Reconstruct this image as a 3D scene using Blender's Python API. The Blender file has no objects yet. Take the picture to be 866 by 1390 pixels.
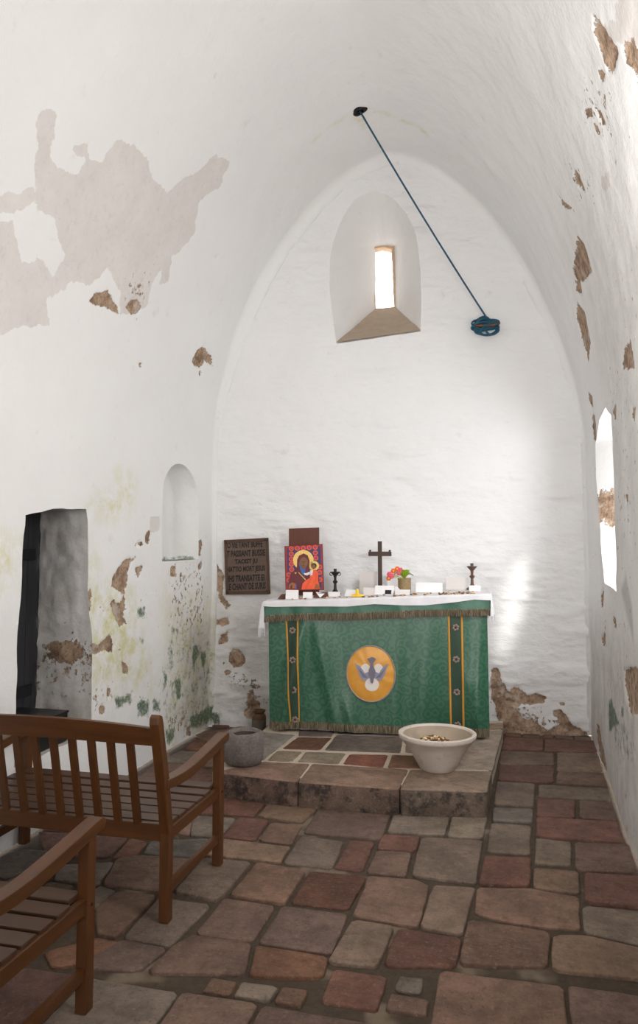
import bpy, bmesh, math, random
import numpy as np
from mathutils import Vector, Matrix
random.seed(7)
rng = np.random.default_rng(11)
scene = bpy.context.scene
COL = scene.collection

# ------------------------------------------------------------------ camera model (metres, eye height 1.6 m)
EYE, FPX, YAW, PITCH = 1.6, 1060.0, math.radians(14.4), math.radians(4.3)
fw = np.array([-math.sin(YAW)*math.cos(PITCH), math.cos(YAW)*math.cos(PITCH), math.sin(PITCH)])
rt = np.array([math.cos(YAW), math.sin(YAW), 0.0])
up = np.cross(rt, fw)
CAM = np.array([0, 0, EYE])
def ray(x, y): return fw*FPX + rt*(x-433) + up*(650-y)
def at(x, y, p, n):
    d = ray(x, y); n = np.array(n, float)
    return CAM + d*(np.dot(np.array(p, float)-CAM, n)/np.dot(d, n))
def fl(x, y, z=0.0): return at(x, y, (0, 0, z), (0, 0, 1))

# ------------------------------------------------------------------ numpy noise / polygons
def _h(ix, iy, iz, seed):
    n = (ix*374761393 + iy*668265263 + iz*2147483647 + seed*1274126177) & 0xFFFFFFFF
    n = ((n ^ (n >> 13))*1274126177) & 0xFFFFFFFF
    n = ((n ^ (n >> 16))*2246822519) & 0xFFFFFFFF
    return ((n ^ (n >> 15)) & 0xFFFFFF)/float(0xFFFFFF)
def vnoise(P, seed=0):
    P = np.asarray(P, float); i = np.floor(P).astype(np.int64); f = P-i; f = f*f*(3-2*f)
    r = 0
    for a in (0, 1):
        for b in (0, 1):
            for c in (0, 1):
                w = (f[..., 0] if a else 1-f[..., 0])*(f[..., 1] if b else 1-f[..., 1])*(f[..., 2] if c else 1-f[..., 2])
                r = r + w*_h(i[..., 0]+a, i[..., 1]+b, i[..., 2]+c, seed)
    return r*2-1
def fbm(P, sc, octv=3, seed=0):
    P = np.asarray(P, float)*sc; r = 0; a = 1.0; t = 0
    for o in range(octv):
        r = r + a*vnoise(P+o*17.3, seed+o); t += a; a *= .5; P = P*2.03
    return r/t
def sdf(poly, Q):
    """signed distance (negative inside) of points Q (M,2) to polygon, with nearest boundary point"""
    poly = np.asarray(poly, float); Q = np.asarray(Q, float)
    best = np.full(len(Q), 1e9); near = np.zeros_like(Q); ins = np.zeros(len(Q), bool)
    for k in range(len(poly)):
        a, b = poly[k], poly[(k+1) % len(poly)]
        ab = b-a; L = ab@ab
        if L < 1e-14: continue
        t = np.clip(((Q-a)@ab)/L, 0, 1); p = a+t[:, None]*ab; d = np.hypot(*(Q-p).T)
        m = d < best; best[m] = d[m]; near[m] = p[m]
        if a[1] != b[1]:
            c = ((a[1] > Q[:, 1]) != (b[1] > Q[:, 1])) & (Q[:, 0] < (b[0]-a[0])*(Q[:, 1]-a[1])/(b[1]-a[1])+a[0])
            ins ^= c
    return np.where(ins, -best, best), near
def resample(poly, step):
    out = []
    for k in range(len(poly)):
        a = np.array(poly[k], float); b = np.array(poly[(k+1) % len(poly)], float)
        n = max(1, int(round(np.linalg.norm(b-a)/step)))
        for i in range(n): out.append(a+(b-a)*i/n)
    return np.array(out)
def chaikin(poly, it=2):
    P = [np.array(p, float) for p in poly]
    for _ in range(it):
        Q = []
        for k in range(len(P)):
            a, b = P[k], P[(k+1) % len(P)]
            Q += [a*.75+b*.25, a*.25+b*.75]
        P = Q
    return P

# ------------------------------------------------------------------ node helpers
class NG:
    def __init__(s, name):
        s.m = bpy.data.materials.new(name); s.m.use_nodes = True; s.t = s.m.node_tree
        s.bsdf = s.t.nodes['Principled BSDF']; s.t.nodes['Material Output']
        s.tc = None
    def n(s, typ, **kw):
        nd = s.t.nodes.new(typ)
        for k, v in kw.items(): setattr(nd, k, v)
        return nd
    def set(s, sock, v):
        if isinstance(v, bpy.types.NodeSocket): s.t.links.new(v, sock)
        else:
            try: sock.default_value = v
            except Exception: sock.default_value = (v, v, v)
    def co(s):
        if not s.tc: s.tc = s.n('ShaderNodeTexCoord')
        return s.tc.outputs['Object']
    def scaled(s, sc):
        mp = s.n('ShaderNodeMapping'); s.set(mp.inputs['Vector'], s.co()); mp.inputs['Scale'].default_value = sc
        return mp.outputs[0]
    def noise(s, scale, detail=4, rough=.55, vec=None, dist=0.0):
        nd = s.n('ShaderNodeTexNoise'); s.set(nd.inputs['Vector'], vec if vec is not None else s.co())
        nd.inputs['Scale'].default_value = scale; nd.inputs['Detail'].default_value = detail
        nd.inputs['Roughness'].default_value = rough; nd.inputs['Distortion'].default_value = dist
        return nd.outputs['Fac']
    def vor(s, scale, feature='F1', out='Distance', vec=None):
        nd = s.n('ShaderNodeTexVoronoi', feature=feature); s.set(nd.inputs['Vector'], vec if vec is not None else s.co())
        nd.inputs['Scale'].default_value = scale
        return nd.outputs[out]
    def math(s, op, a, b=0.0, clamp=False):
        nd = s.n('ShaderNodeMath', operation=op); nd.use_clamp = clamp
        s.set(nd.inputs[0], a); s.set(nd.inputs[1], b); return nd.outputs[0]
    def step(s, v, lo, hi, a=0.0, b=1.0):
        nd = s.n('ShaderNodeMapRange', interpolation_type='SMOOTHSTEP'); s.set(nd.inputs[0], v)
        for i, q in enumerate((lo, hi, a, b)): s.set(nd.inputs[i+1], q)
        return nd.outputs[0]
    def mix(s, f, a, b, mode='MIX'):
        nd = s.n('ShaderNodeMix', data_type='RGBA', blend_type=mode)
        s.set(nd.inputs['Factor'], f)
        for nm, v in (('A', a), ('B', b)):
            k = [i for i in nd.inputs if i.name == nm and i.type == 'RGBA'][0]
            s.set(k, v if isinstance(v, bpy.types.NodeSocket) else (*v[:3], 1))
        return [o for o in nd.outputs if o.type == 'RGBA'][0]
    def attr(s, name):
        nd = s.n('ShaderNodeAttribute'); nd.attribute_name = name; return nd
    def bump(s, h, strength, dist, prev=None):
        nd = s.n('ShaderNodeBump'); nd.inputs['Strength'].default_value = strength; nd.inputs['Distance'].default_value = dist
        s.set(nd.inputs['Height'], h)
        if prev is not None: s.set(nd.inputs['Normal'], prev)
        return nd.outputs[0]
    def out(s, color, rough=.7, normal=None, metal=0.0, spec=.5, **kw):
        b = s.bsdf.inputs
        s.set(b['Base Color'], color if isinstance(color, bpy.types.NodeSocket) else (*color[:3], 1))
        s.set(b['Roughness'], rough); s.set(b['Metallic'], metal); s.set(b['Specular IOR Level'], spec)
        if normal is not None: s.set(b['Normal'], normal)
        for k, v in kw.items(): s.set(b[k], v)
        return s.m
def C(r, g, b):
    f = lambda v: (v/255)/12.92 if v/255 <= .04045 else ((v/255+.055)/1.055)**2.4
    return (f(r), f(g), f(b))
def simple(name, rgb, rough=.6, metal=0.0, var=.25, sc=30, bumpd=.002, spec=.5):
    g = NG(name); nz = g.noise(sc, 4)
    a = C(*rgb)
    col = g.mix(nz, tuple(c*(1-var) for c in a), tuple(min(1, c*(1+var)) for c in a))
    return g.out(col, rough, g.bump(g.noise(sc*3, 3), .3, bumpd), metal, spec)

# ------------------------------------------------------------------ materials
def plaster_mat(name, lump, tint=(1, 1, 1), lumpstretch=(1, 1, 1), lstr=.45):
    g = NG(name)
    a = g.attr('mask'); sp = g.n('ShaderNodeSeparateColor'); g.set(sp.inputs[0], a.outputs['Color'])
    R, G, B, A = sp.outputs[0], sp.outputs[1], sp.outputs[2], a.outputs['Alpha']
    d = g.attr('dirt_shade'); sd = g.n('ShaderNodeSeparateColor'); g.set(sd.inputs[0], d.outputs['Color'])
    D, S, K, D4 = sd.outputs[0], sd.outputs[1], sd.outputs[2], d.outputs['Alpha']
    nA = g.noise(14, 6, .65); nB = g.noise(55, 4, .6); nC = g.noise(2.2, 4, .6); nD = g.noise(130, 3)
    white = g.mix(nC, tuple(c*t for c, t in zip((.77, .765, .757), tint)), tuple(c*t for c, t in zip((.83, .825, .815), tint)))
    # faint scuffs
    sc = g.step(g.noise(7, 7, .7), .60, .74)
    white = g.mix(g.math('MULTIPLY', sc, .16), white, C(150, 140, 128))
    # old thin grey-pink coat
    old = g.mix(g.noise(5, 6, .7), C(192, 184, 179), C(226, 221, 217))
    old = g.mix(g.math('MULTIPLY', g.step(g.noise(25, 6, .7), .5, .75), .4), old, C(170, 160, 153))
    mG = g.step(g.math('ADD', G, g.math('MULTIPLY', g.math('SUBTRACT', nA, .5), .9)), .47, .53)
    col = g.mix(g.math('MULTIPLY', mG, .75), white, old)
    # grime, and the shade painted on the door jamb
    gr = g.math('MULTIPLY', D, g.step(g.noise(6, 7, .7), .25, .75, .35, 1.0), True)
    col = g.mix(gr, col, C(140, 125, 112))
    # yellow-green bloom
    mA = g.math('MULTIPLY', A, g.step(g.noise(9, 7, .75), .38, .66), True)
    col = g.mix(g.math('MULTIPLY', mA, .85), col, C(198, 194, 120))
    # algae
    mB = g.math('MULTIPLY', g.step(g.math('ADD', B, g.math('MULTIPLY', g.math('SUBTRACT', g.noise(16, 7, .75), .5), 1.1)), .36, .60),
                g.step(nB, .25, .6, .55, 1.0))
    col = g.mix(g.math('MULTIPLY', mB, .9), col, g.mix(nA, C(24, 42, 20), C(86, 120, 78)))
    # flaked-off render (brown)
    mR = g.math('ADD', R, g.math('MULTIPLY', g.math('SUBTRACT', g.noise(22, 6, .72), .5), .95))
    mR = g.step(g.math('ADD', mR, g.math('MULTIPLY', g.math('SUBTRACT', g.noise(8, 3, .5), .5), .45)), .475, .51)
    mR = g.math('MULTIPLY', mR, g.step(R, .08, .2))
    spk = g.step(g.math('ADD', g.math('MULTIPLY', S, .36), g.noise(24, 6, .68)), .745, .77)
    spk = g.math('MULTIPLY', spk, g.step(S, .02, .1))
    mR = g.math('MAXIMUM', mR, spk)
    br = g.mix(g.step(g.noise(13, 7, .75), .3, .7), C(112, 88, 70), C(192, 166, 142))
    br = g.mix(g.math('MULTIPLY', g.step(nB, .5, .75), .6), br, C(62, 48, 38))
    br = g.mix(g.step(g.noise(9, 5, .6), .56, .66, 0, .55), br, C(196, 186, 176))
    col = g.mix(mR, col, br)
    col = g.mix(K, col, C(70, 62, 56))
    hgt = g.math('SUBTRACT', 1.0, mR)
    nrm = g.bump(hgt, .8, .012)
    nrm = g.bump(g.noise(lump, 6, .6, g.scaled(lumpstretch)), lstr, .035, nrm)
    nrm = g.bump(nB, .3, .006, nrm)
    return g.out(col, .9, nrm, spec=.2)
M = {}
M['plaster'] = plaster_mat('limewashed_plaster', 3.0)
M['plaster_rough'] = plaster_mat('rough_limewash', 3.6, (1.0, 1.0, 1.01), (.75, .75, 1.5), 1.0)

def stone_mat(name, dark=1.0, weather=0.0):
    g = NG(name)
    a = g.attr('col'); ac = a.outputs['Color']
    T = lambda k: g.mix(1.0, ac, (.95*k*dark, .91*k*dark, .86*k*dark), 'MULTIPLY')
    nA = g.noise(4.5, 7, .7); nB = g.noise(48, 6, .75); nC = g.noise(15, 7, .72)
    col = g.mix(g.step(nA, .3, .72), T(.62), T(1.22))
    col = g.mix(g.step(nC, .48, .66, 0, .55), col, T(.52))
    col = g.mix(g.step(nB, .53, .68, 0, .35), col, C(160, 140, 126))
    col = g.mix(g.step(g.noise(75, 5, .75), .56, .66, 0, .65), col, C(58, 46, 40))
    col = g.mix(g.step(g.noise(2.6, 5, .65), .56, .68, 0, .4), col, C(108, 86, 72))
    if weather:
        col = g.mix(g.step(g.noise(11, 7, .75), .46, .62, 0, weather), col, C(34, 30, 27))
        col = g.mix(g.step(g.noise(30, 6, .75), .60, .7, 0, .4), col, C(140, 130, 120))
    nrm = g.bump(nA, .6, .03); nrm = g.bump(nC, .7, .014, nrm); nrm = g.bump(nB, .55, .006, nrm)
    return g.out(col, g.step(nC, .2, .8, .58, .9), nrm, spec=.35)
M['flag'] = stone_mat('flagstone')
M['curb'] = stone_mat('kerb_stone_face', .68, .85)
g = NG('sandy_joint'); nz = g.noise(35, 6, .7); nl = g.noise(3, 3)
c = g.mix(nz, C(30, 25, 20), C(96, 80, 62)); c = g.mix(g.step(nl, .58, .68, 0, .6), c, C(142, 126, 106))
M['joint'] = g.out(c, .95, g.bump(nz, .8, .01))
M['mortar'] = simple('pale_mortar', (182, 168, 150), .95, 0, .25, 40, .004)

def wood(name, axis, dark=(46, 27, 11), light=(106, 63, 27), rough=.38):
    g = NG(name); s = [26, 26, 26]; s[axis] = 1.6
    v = g.scaled(tuple(s)); n1 = g.noise(1.0, 5, .6, v, .4); n2 = g.noise(4.0, 3, .6, v)
    c = g.mix(n1, C(*dark), C(*light)); c = g.mix(g.step(n2, .55, .75, 0, .35), c, C(48, 24, 12))
    return g.out(c, rough, g.bump(n2, .25, .0015), spec=.45)
M['wx'], M['wy'], M['wz'] = (wood('oiled_hardwood_%s' % 'xyz'[i], i) for i in range(3))
M['wseat'] = wood('weathered_seat_wood', 0, (50, 32, 21), (92, 64, 45), .42)
M['walnut'] = wood('reddish_board', 2, (70, 34, 20), (108, 56, 34), .5)
M['plaque'] = wood('aged_oak_plaque', 0, (78, 60, 50), (112, 90, 76), .6)
M['plaque_frame'] = wood('plaque_border_wood', 2, (58, 38, 24), (92, 62, 42), .6)
M['ink'] = simple('blackened_lettering', (24, 18, 15), .7)
M['darkwood'] = wood('dark_cross_wood', 2, (40, 24, 18), (74, 48, 36), .5)

def damask(name, base, pat, rough=.45):
    g = NG(name)
    v = g.vor(15, 'F1'); ring = g.math('SINE', g.math('ADD', g.math('MULTIPLY', v, 17.0), g.math('MULTIPLY', g.noise(30, 3), 3.0)))
    dn = g.noise(40, 4, .7)
    f = g.step(g.math('ADD', ring, g.math('MULTIPLY', g.math('SUBTRACT', dn, .5), 2.2)), -.6, .7)
    c = g.mix(f, C(*base), C(*pat))
    c = g.mix(g.step(g.noise(2.5, 3), .3, .7, 0, .3), c, tuple(q*.7 for q in C(*base)))
    n = g.bump(g.noise(420, 2), .15, .001)
    return g.out(c, rough, n, spec=.5, **{'Sheen Weight': .25, 'Sheen Roughness': .4})
M['green'] = damask('green_damask', (38, 86, 66), (62, 104, 78), .33)
M['green2'] = damask('plain_green_satin', (48, 100, 80), (56, 106, 84), .38)
M['band'] = simple('dark_green_brocade', (36, 62, 46), .6, 0, .4, 90, .002)
M['goldbraid'] = simple('gold_braid', (196, 140, 48), .45, .1, .25, 200, .002)
M['goldsatin'] = simple('gold_satin', (214, 152, 62), .35, .0, .14, 18, .004)
M['silvercord'] = simple('grey_cord', (150, 142, 140), .6)
M['dovegrey'] = simple('grey_embroidery', (140, 140, 160), .6, 0, .25, 150, .002)
M['dovedark'] = simple('slate_embroidery', (112, 108, 122), .6, 0, .3, 170, .002)
M['dovewhite'] = simple('ivory_felt', (222, 212, 206), .8, 0, .06, 60)
M['rosered'] = simple('maroon_thread', (92, 30, 36), .7)
M['rosegrey'] = simple('grey_rosette_thread', (140, 128, 118), .7, 0, .3, 120)
g = NG('olive_fringe'); v = g.scaled((1, 1, .05)); nz = g.noise(260, 2, .6, v)
c = g.mix(g.step(nz, .35, .7), C(58, 50, 36), C(142, 130, 104)); M['fringe'] = g.out(c, .7, g.bump(nz, .5, .004))
g = NG('white_linen'); nz = g.noise(12, 4); M['linen'] = g.out(g.mix(nz, C(214, 212, 216), C(240, 238, 240)), .85, g.bump(g.noise(25, 4), .3, .006), spec=.2)
M['card'] = simple('white_card', (238, 236, 236), .8, 0, .03, 20, .0005)
M['cardgrey'] = simple('greyish_card', (214, 208, 204), .8, 0, .05, 20, .0005)
M['blackink'] = simple('black_print', (26, 24, 26), .6)
M['bronze'] = simple('dark_bronze', (62, 52, 50), .45, .7, .3, 40)
M['brassdark'] = simple('brownish_metal', (108, 84, 74), .45, .6, .3, 40)
M['yellow'] = simple('yellow_wax', (250, 204, 60), .5, 0, .12, 30)
M['leaf'] = simple('yellow_green_leaf', (158, 184, 48), .45, 0, .25, 40)
M['pink'] = simple('pink_petal', (226, 92, 130), .6, 0, .2, 60)
M['orange'] = simple('orange_petal', (232, 104, 48), .6, 0, .2, 60)
g = NG('woven_bark_pot'); nz = g.noise(60, 5, .7); M['potbark'] = g.out(g.mix(nz, C(84, 62, 40), C(190, 164, 120)), .85, g.bump(nz, .8, .006))
M['tissue'] = simple('crumpled_tissue', (228, 226, 226), .8, 0, .04, 60)
g = NG('rough_granite'); nz = g.noise(70, 6, .75); n2 = g.noise(12, 5, .6)
c = g.mix(nz, C(74, 68, 66), C(158, 148, 142)); c = g.mix(g.step(n2, .45, .7, 0, .4), c, C(88, 80, 82))
M['granite'] = g.out(c, .9, g.bump(n2, .8, .03, g.bump(nz, .8, .012)), spec=.25)
M['granite_dark'] = simple('stone_hollow_shade', (74, 62, 54), .9, 0, .4, 30, .01)  # hollow's shade painted into a darker brown stone colour
g = NG('pale_stone_bowl'); nz = g.noise(6, 6, .65); n2 = g.noise(60, 4)
c = g.mix(nz, C(176, 164, 152), C(222, 212, 202)); c = g.mix(g.step(g.noise(14, 6, .7), .55, .7, 0, .4), c, C(150, 134, 120))
M['bowl'] = g.out(c, .6, g.bump(n2, .3, .003), spec=.4)
M['inside'] = simple('stained_bowl_inside', (160, 144, 126), .8, 0, .3, 12)
for k, rgb in enumerate([(196, 160, 110), (226, 208, 178), (120, 86, 52), (92, 78, 66), (168, 120, 66)]): M['peb%d' % k] = simple('pebble_tone_%d' % k, rgb, .6, 0, .3, 60)
M['rope'] = simple('blue_polyester_rope', (16, 76, 98), .6, 0, .35, 160, .003)
M['cleat'] = simple('rusty_cleat', (120, 72, 36), .6, .3, .4, 60)
M['hole'] = simple('hole_shade', (22, 16, 14), .9)  # inner shade of the ceiling hole, painted as a colour
g = NG('blackened_door'); v = g.scaled((20, 20, 1.2)); nz = g.noise(1.4, 5, .6, v)
M['door'] = g.out(g.mix(nz, C(20, 20, 23), C(46, 46, 52)), .7, g.bump(nz, .5, .005))
M['iron'] = simple('black_iron', (34, 34, 38), .5, .6, .2, 40)
M['blackbox'] = simple('black_painted_case', (26, 27, 31), .4, 0, .25, 12, .001)
M['dial'] = simple('pale_dial', (170, 178, 190), .3, .2, .1)
M['jug1'] = simple('brown_salt_glaze', (104, 76, 50), .4, 0, .3, 20)
M['jug2'] = simple('grey_stoneware', (112, 104, 94), .5, 0, .2, 20)
M['sill'] = simple('worn_sandstone_sill', (178, 160, 140), .9, 0, .15, 14, .01)
M['slit'] = simple('tan_stone_edge', (206, 178, 150), .9, 0, .3, 22, .012)
# icon colours
for nm, rgb in dict(ic_red=(158, 42, 40), ic_blue=(58, 52, 98), ic_orange=(226, 82, 40), ic_gold=(238, 200, 112), ic_maroon=(98, 32, 40), ic_skin=(128, 86, 56),
                    ic_robe=(236, 92, 46), ic_white=(226, 222, 226), ic_ltblue=(50, 98, 178), ic_dark=(44, 24, 26), ic_ochre=(160, 96, 50), ic_pink=(206, 88, 90)).items():
    M[nm] = simple(nm.replace('ic_', 'painted_'), rgb, .5, 0, .18, 90, .0008)

# ------------------------------------------------------------------ mesh builder
class MB:
    def __init__(s): s.v = []; s.f = []; s.mi = []; s.mats = []; s.cols = []
    def mat(s, m):
        if m not in s.mats: s.mats.append(m)
        return s.mats.index(m)
    def add(s, vs, fs, m=None):
        o = len(s.v); k = s.mat(m) if m is not None else 0
        s.v += [tuple(map(float, p)) for p in vs]; s.f += [tuple(i+o for i in f) for f in fs]; s.mi += [k]*len(fs)
        return o
    def box(s, lo, hi, m=None, bev=0.0, R=None):
        bm = bmesh.new(); bmesh.ops.create_cube(bm, size=1.0)
        lo, hi = np.array(lo, float), np.array(hi, float)
        for v in bm.verts: v.co = Vector((lo+hi)/2) + Vector([v.co[i]*(hi-lo)[i] for i in range(3)])
        if bev: bmesh.ops.bevel(bm, geom=bm.edges[:], offset=bev, segments=2, affect='EDGES', profile=.7)
        if R is not None: bmesh.ops.transform(bm, matrix=R, verts=bm.verts)
        s.frombm(bm, m)
    def frombm(s, bm, m=None):
        bm.verts.index_update()
        s.add([v.co[:] for v in bm.verts], [[v.index for v in f.verts] for f in bm.faces], m); bm.free()
    def prism(s, poly, axis, lo, hi, m=None, bev=0.0, R=None):
        """extrude a 2D polygon along an axis"""
        bm = bmesh.new(); o = [i for i in range(3) if i != axis]
        def P(p, w):
            q = [0, 0, 0]; q[o[0]], q[o[1]] = p; q[axis] = w; return q
        a = [bm.verts.new(P(p, lo)) for p in poly]; b = [bm.verts.new(P(p, hi)) for p in poly]
        n = len(poly); bm.faces.new(a); bm.faces.new(b[::-1])
        for i in range(n): bm.faces.new([a[i], b[i], b[(i+1) % n], a[(i+1) % n]])
        bmesh.ops.recalc_face_normals(bm, faces=bm.faces)
        if bev: bmesh.ops.bevel(bm, geom=bm.edges[:], offset=bev, segments=2, affect='EDGES', profile=.7)
        if R is not None: bmesh.ops.transform(bm, matrix=R, verts=bm.verts)
        s.frombm(bm, m)
    def lathe(s, prof, seg=32, c=(0, 0, 0), m=None, fn=None, top=True):
        vs = []; fs = []
        for r, z in prof:
            for k in range(seg):
                a = 2*math.pi*k/seg; q = np.array([r*math.cos(a), r*math.sin(a), z])
                if fn: q = fn(q, a)
                vs.append(q+np.array(c))
        for i in range(len(prof)-1):
            for k in range(seg): fs.append((i*seg+k, i*seg+(k+1) % seg, (i+1)*seg+(k+1) % seg, (i+1)*seg+k))
        fs.append(tuple(range(seg))[::-1]); n = (len(prof)-1)*seg
        if top: fs.append(tuple(range(n, n+seg)))
        s.add(vs, fs, m)
    def tube(s, pts, r, seg=8, m=None, closed=False):
        pts = [np.array(p, float) for p in pts]; vs = []; fs = []; n = len(pts); prev = None
        for i, p in enumerate(pts):
            t = pts[(i+1) % n if closed else min(i+1, n-1)]-pts[(i-1) % n if closed else max(i-1, 0)]; t /= np.linalg.norm(t)+1e-12
            if prev is None:
                prev = np.cross(t, [0, 0, 1]) if abs(t[2]) < .9 else np.cross(t, [1, 0, 0])
            u = prev-t*(prev@t); u /= np.linalg.norm(u)+1e-12; w = np.cross(t, u); prev = u
            rr = r[i] if hasattr(r, '__len__') else r
            for k in range(seg): a = 2*math.pi*k/seg; vs.append(p+rr*(u*math.cos(a)+w*math.sin(a)))
        for i in range(n if closed else n-1):
            j = (i+1) % n
            for k in range(seg): fs.append((i*seg+k, i*seg+(k+1) % seg, j*seg+(k+1) % seg, j*seg+k))
        if not closed: fs += [tuple(range(seg))[::-1], tuple(range((n-1)*seg, n*seg))]
        s.add(vs, fs, m)
    def grid(s, P, m=None):
        """P (nu,nv,3)"""
        nu, nv = P.shape[:2]
        s.add(P.reshape(-1, 3), [(i*nv+j, i*nv+j+1, (i+1)*nv+j+1, (i+1)*nv+j) for i in range(nu-1) for j in range(nv-1)], m)
    def ball(s, c, r, m=None, sc=(1, 1, 1), sub=2):
        bm = bmesh.new(); bmesh.ops.create_icosphere(bm, subdivisions=sub, radius=r)
        for v in bm.verts: v.co = Vector([c[i]+v.co[i]*sc[i] for i in range(3)])
        s.frombm(bm, m)
    def build(s, name, m=None, parent=None, smooth=False, loc=None):
        me = bpy.data.meshes.new(name); me.from_pydata(s.v, [], s.f)
        for q in (s.mats if s.mats and m is None else [m]): me.materials.append(q)
        if s.mats and m is None: me.polygons.foreach_set('material_index', s.mi)
        if smooth:
            me.polygons.foreach_set('use_smooth', [True]*len(me.polygons))
            if smooth != True: me.set_sharp_from_angle(angle=math.radians(smooth))
        me.update()
        o = bpy.data.objects.new(name, me); COL.objects.link(o)
        if parent is not None: o.parent = parent
        if loc is not None:
            o.location = loc
        return o
def colors(o, arr, name='col'):
    at_ = o.data.attributes.new(name, 'FLOAT_COLOR', 'POINT'); at_.data.foreach_set('color', np.asarray(arr, np.float32).ravel())
def struct(o): o['kind'] = 'structure'; return o
def tag(o, label, cat, group=None):
    o['label'] = label; o['category'] = cat
    if group: o['group'] = group
    return o
def thing(name, label, cat, loc=(0, 0, 0), rz=0, group=None):
    o = bpy.data.objects.new(name, None); o.empty_display_size = .05; COL.objects.link(o)
    o.location = loc; o.rotation_euler = (0, 0, rz)
    return tag(o, label, cat, group)
def rebase(o, loc):
    """move a mesh's origin to loc without moving its geometry (top-level, built in world coordinates)"""
    o.data.transform(Matrix.Translation(-Vector(loc))); o.location = loc; return o
def wparts(root, parts):
    """parts were built in world coordinates: express them in the root's frame"""
    inv = (Matrix.Translation(root.location) @ Matrix.Rotation(root.rotation_euler.z, 4, 'Z')).inverted()
    for p in parts: p.data.transform(inv); p.parent = root

# ------------------------------------------------------------------ shell of the chapel
# back wall frame
BA = fl(284, 984); BB = fl(810, 998); bu = BB-BA; bu /= np.linalg.norm(bu); bn = np.array([bu[1], -bu[0], 0])   # bn points to the camera
XL, XR = -2.595, 0.535; XC = (XL+XR)/2; AW = (XR-XL)/2; ZS, HV, MV = 2.4, 2.56, 1.65
th = np.linspace(0, math.pi, 4001)
vx = -np.sign(np.cos(th))*AW*np.abs(np.cos(th))**(2/MV); vz = ZS+HV*np.abs(np.sin(th))**(2/MV)
prof = np.concatenate([[(-AW, 0)], np.stack([vx, vz], 1), [(AW, 0)]])
seg = np.concatenate([[0], np.cumsum(np.hypot(*np.diff(prof, axis=0).T))]); ST = seg[-1]; SV0, SV1 = ZS, ST-ZS
def prof_at(s): return np.stack([np.interp(s, seg, prof[:, 0])+XC, np.interp(s, seg, prof[:, 1])], -1)
def prof_n(s):
    e = .03; t = prof_at(np.clip(s+e, 0, ST))-prof_at(np.clip(s-e, 0, ST)); t /= np.linalg.norm(t, axis=-1, keepdims=True)
    return np.stack([t[..., 1], -t[..., 0]], -1)       # points inward
def shell_pos(s, y, extra=0.0):
    p = prof_at(s); n = prof_n(s)
    P = np.stack([p[..., 0], y, p[..., 1]], -1)
    d = .020*fbm(P, 1.3, 3, 3)+.005*fbm(P, 6.0, 3, 9)+extra
    # the plaster runs round the corner into the back wall
    fr_ = .035+.06*np.clip((P[..., 2]-2.3)/1.2, 0, 1); q = np.clip(1-((P-BA)@bn-.0)/fr_, 0, 1); d = d+fr_*(1-np.sqrt(1-q*q*.995))
    P[..., 0] += n[..., 0]*d; P[..., 2] += n[..., 1]*d
    return P
def shell_hit(px, py):
    d = ray(px, py); d = d/np.linalg.norm(d)
    def inside(t):
        p = CAM+d*t; dx = abs(p[0]-XC)
        if p[2] < ZS: return dx < AW
        return (dx/AW)**MV+((p[2]-ZS)/HV)**MV < 1
    t = .2
    while inside(t) and t < 14: t += .02
    lo, hi = t-.02, t
    for _ in range(30):
        mid = (lo+hi)/2
        if inside(mid): lo = mid
        else: hi = mid
    p = CAM+d*lo
    if p[2] < ZS: s = p[2] if p[0] < XC else ST-p[2]
    else: s = seg[np.argmin((prof[:, 0]+XC-p[0])**2+(prof[:, 1]-p[2])**2)]
    return np.array([s, p[1]]), p
def back_uv(px, py):
    p = at(px, py, BA, bn); return np.array([(p-BA)@bu, p[2]])
def back_pos(u, z, extra=0.0):
    P = BA+np.multiply.outer(u, bu); P[..., 2] = z
    Q = P*np.array([.7, .7, 1.25])
    d = .034*fbm(Q, 2.2, 4, 21)+.050*np.maximum(fbm(Q*np.array([.8, .8, 1.4]), 4.6, 4, 27)-.05, 0)+.008*fbm(Q, 11.0, 3, 29)-.01+extra
    return P+d[..., None]*bn

class Paint:
    """collects patch polygons of a wall, in that wall's own coordinates"""
    def __init__(s, conv): s.p = {k: [] for k in 'RGBADSK'}; s.conv = conv
    def px(s, ch, ox, oy, sc, polys, val=1.0, w=None):
        for q in polys: s.p[ch].append((np.array([s.conv(ox+x/sc, oy+y/sc) for x, y in q]), val, w))
    def uv(s, ch, poly, val=1.0, w=None): s.p[ch].append((np.array(poly, float), val, w))
    def eval(s, Q):
        W = dict(R=.06, G=.08, B=.09, A=.12, D=.25, S=.12, K=.03); out = {}
        for ch, lst in s.p.items():
            acc = np.zeros(len(Q))
            for poly, val, w in lst:
                w = w or W[ch]; lo, hi = poly.min(0)-w, poly.max(0)+w
                m = np.all((Q > lo) & (Q < hi), axis=1)
                if m.any():
                    d, _ = sdf(poly, Q[m]); acc[m] = np.maximum(acc[m], np.clip(.5-d/(2*w), 0, 1)*val)
            out[ch] = acc
        return out
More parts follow.
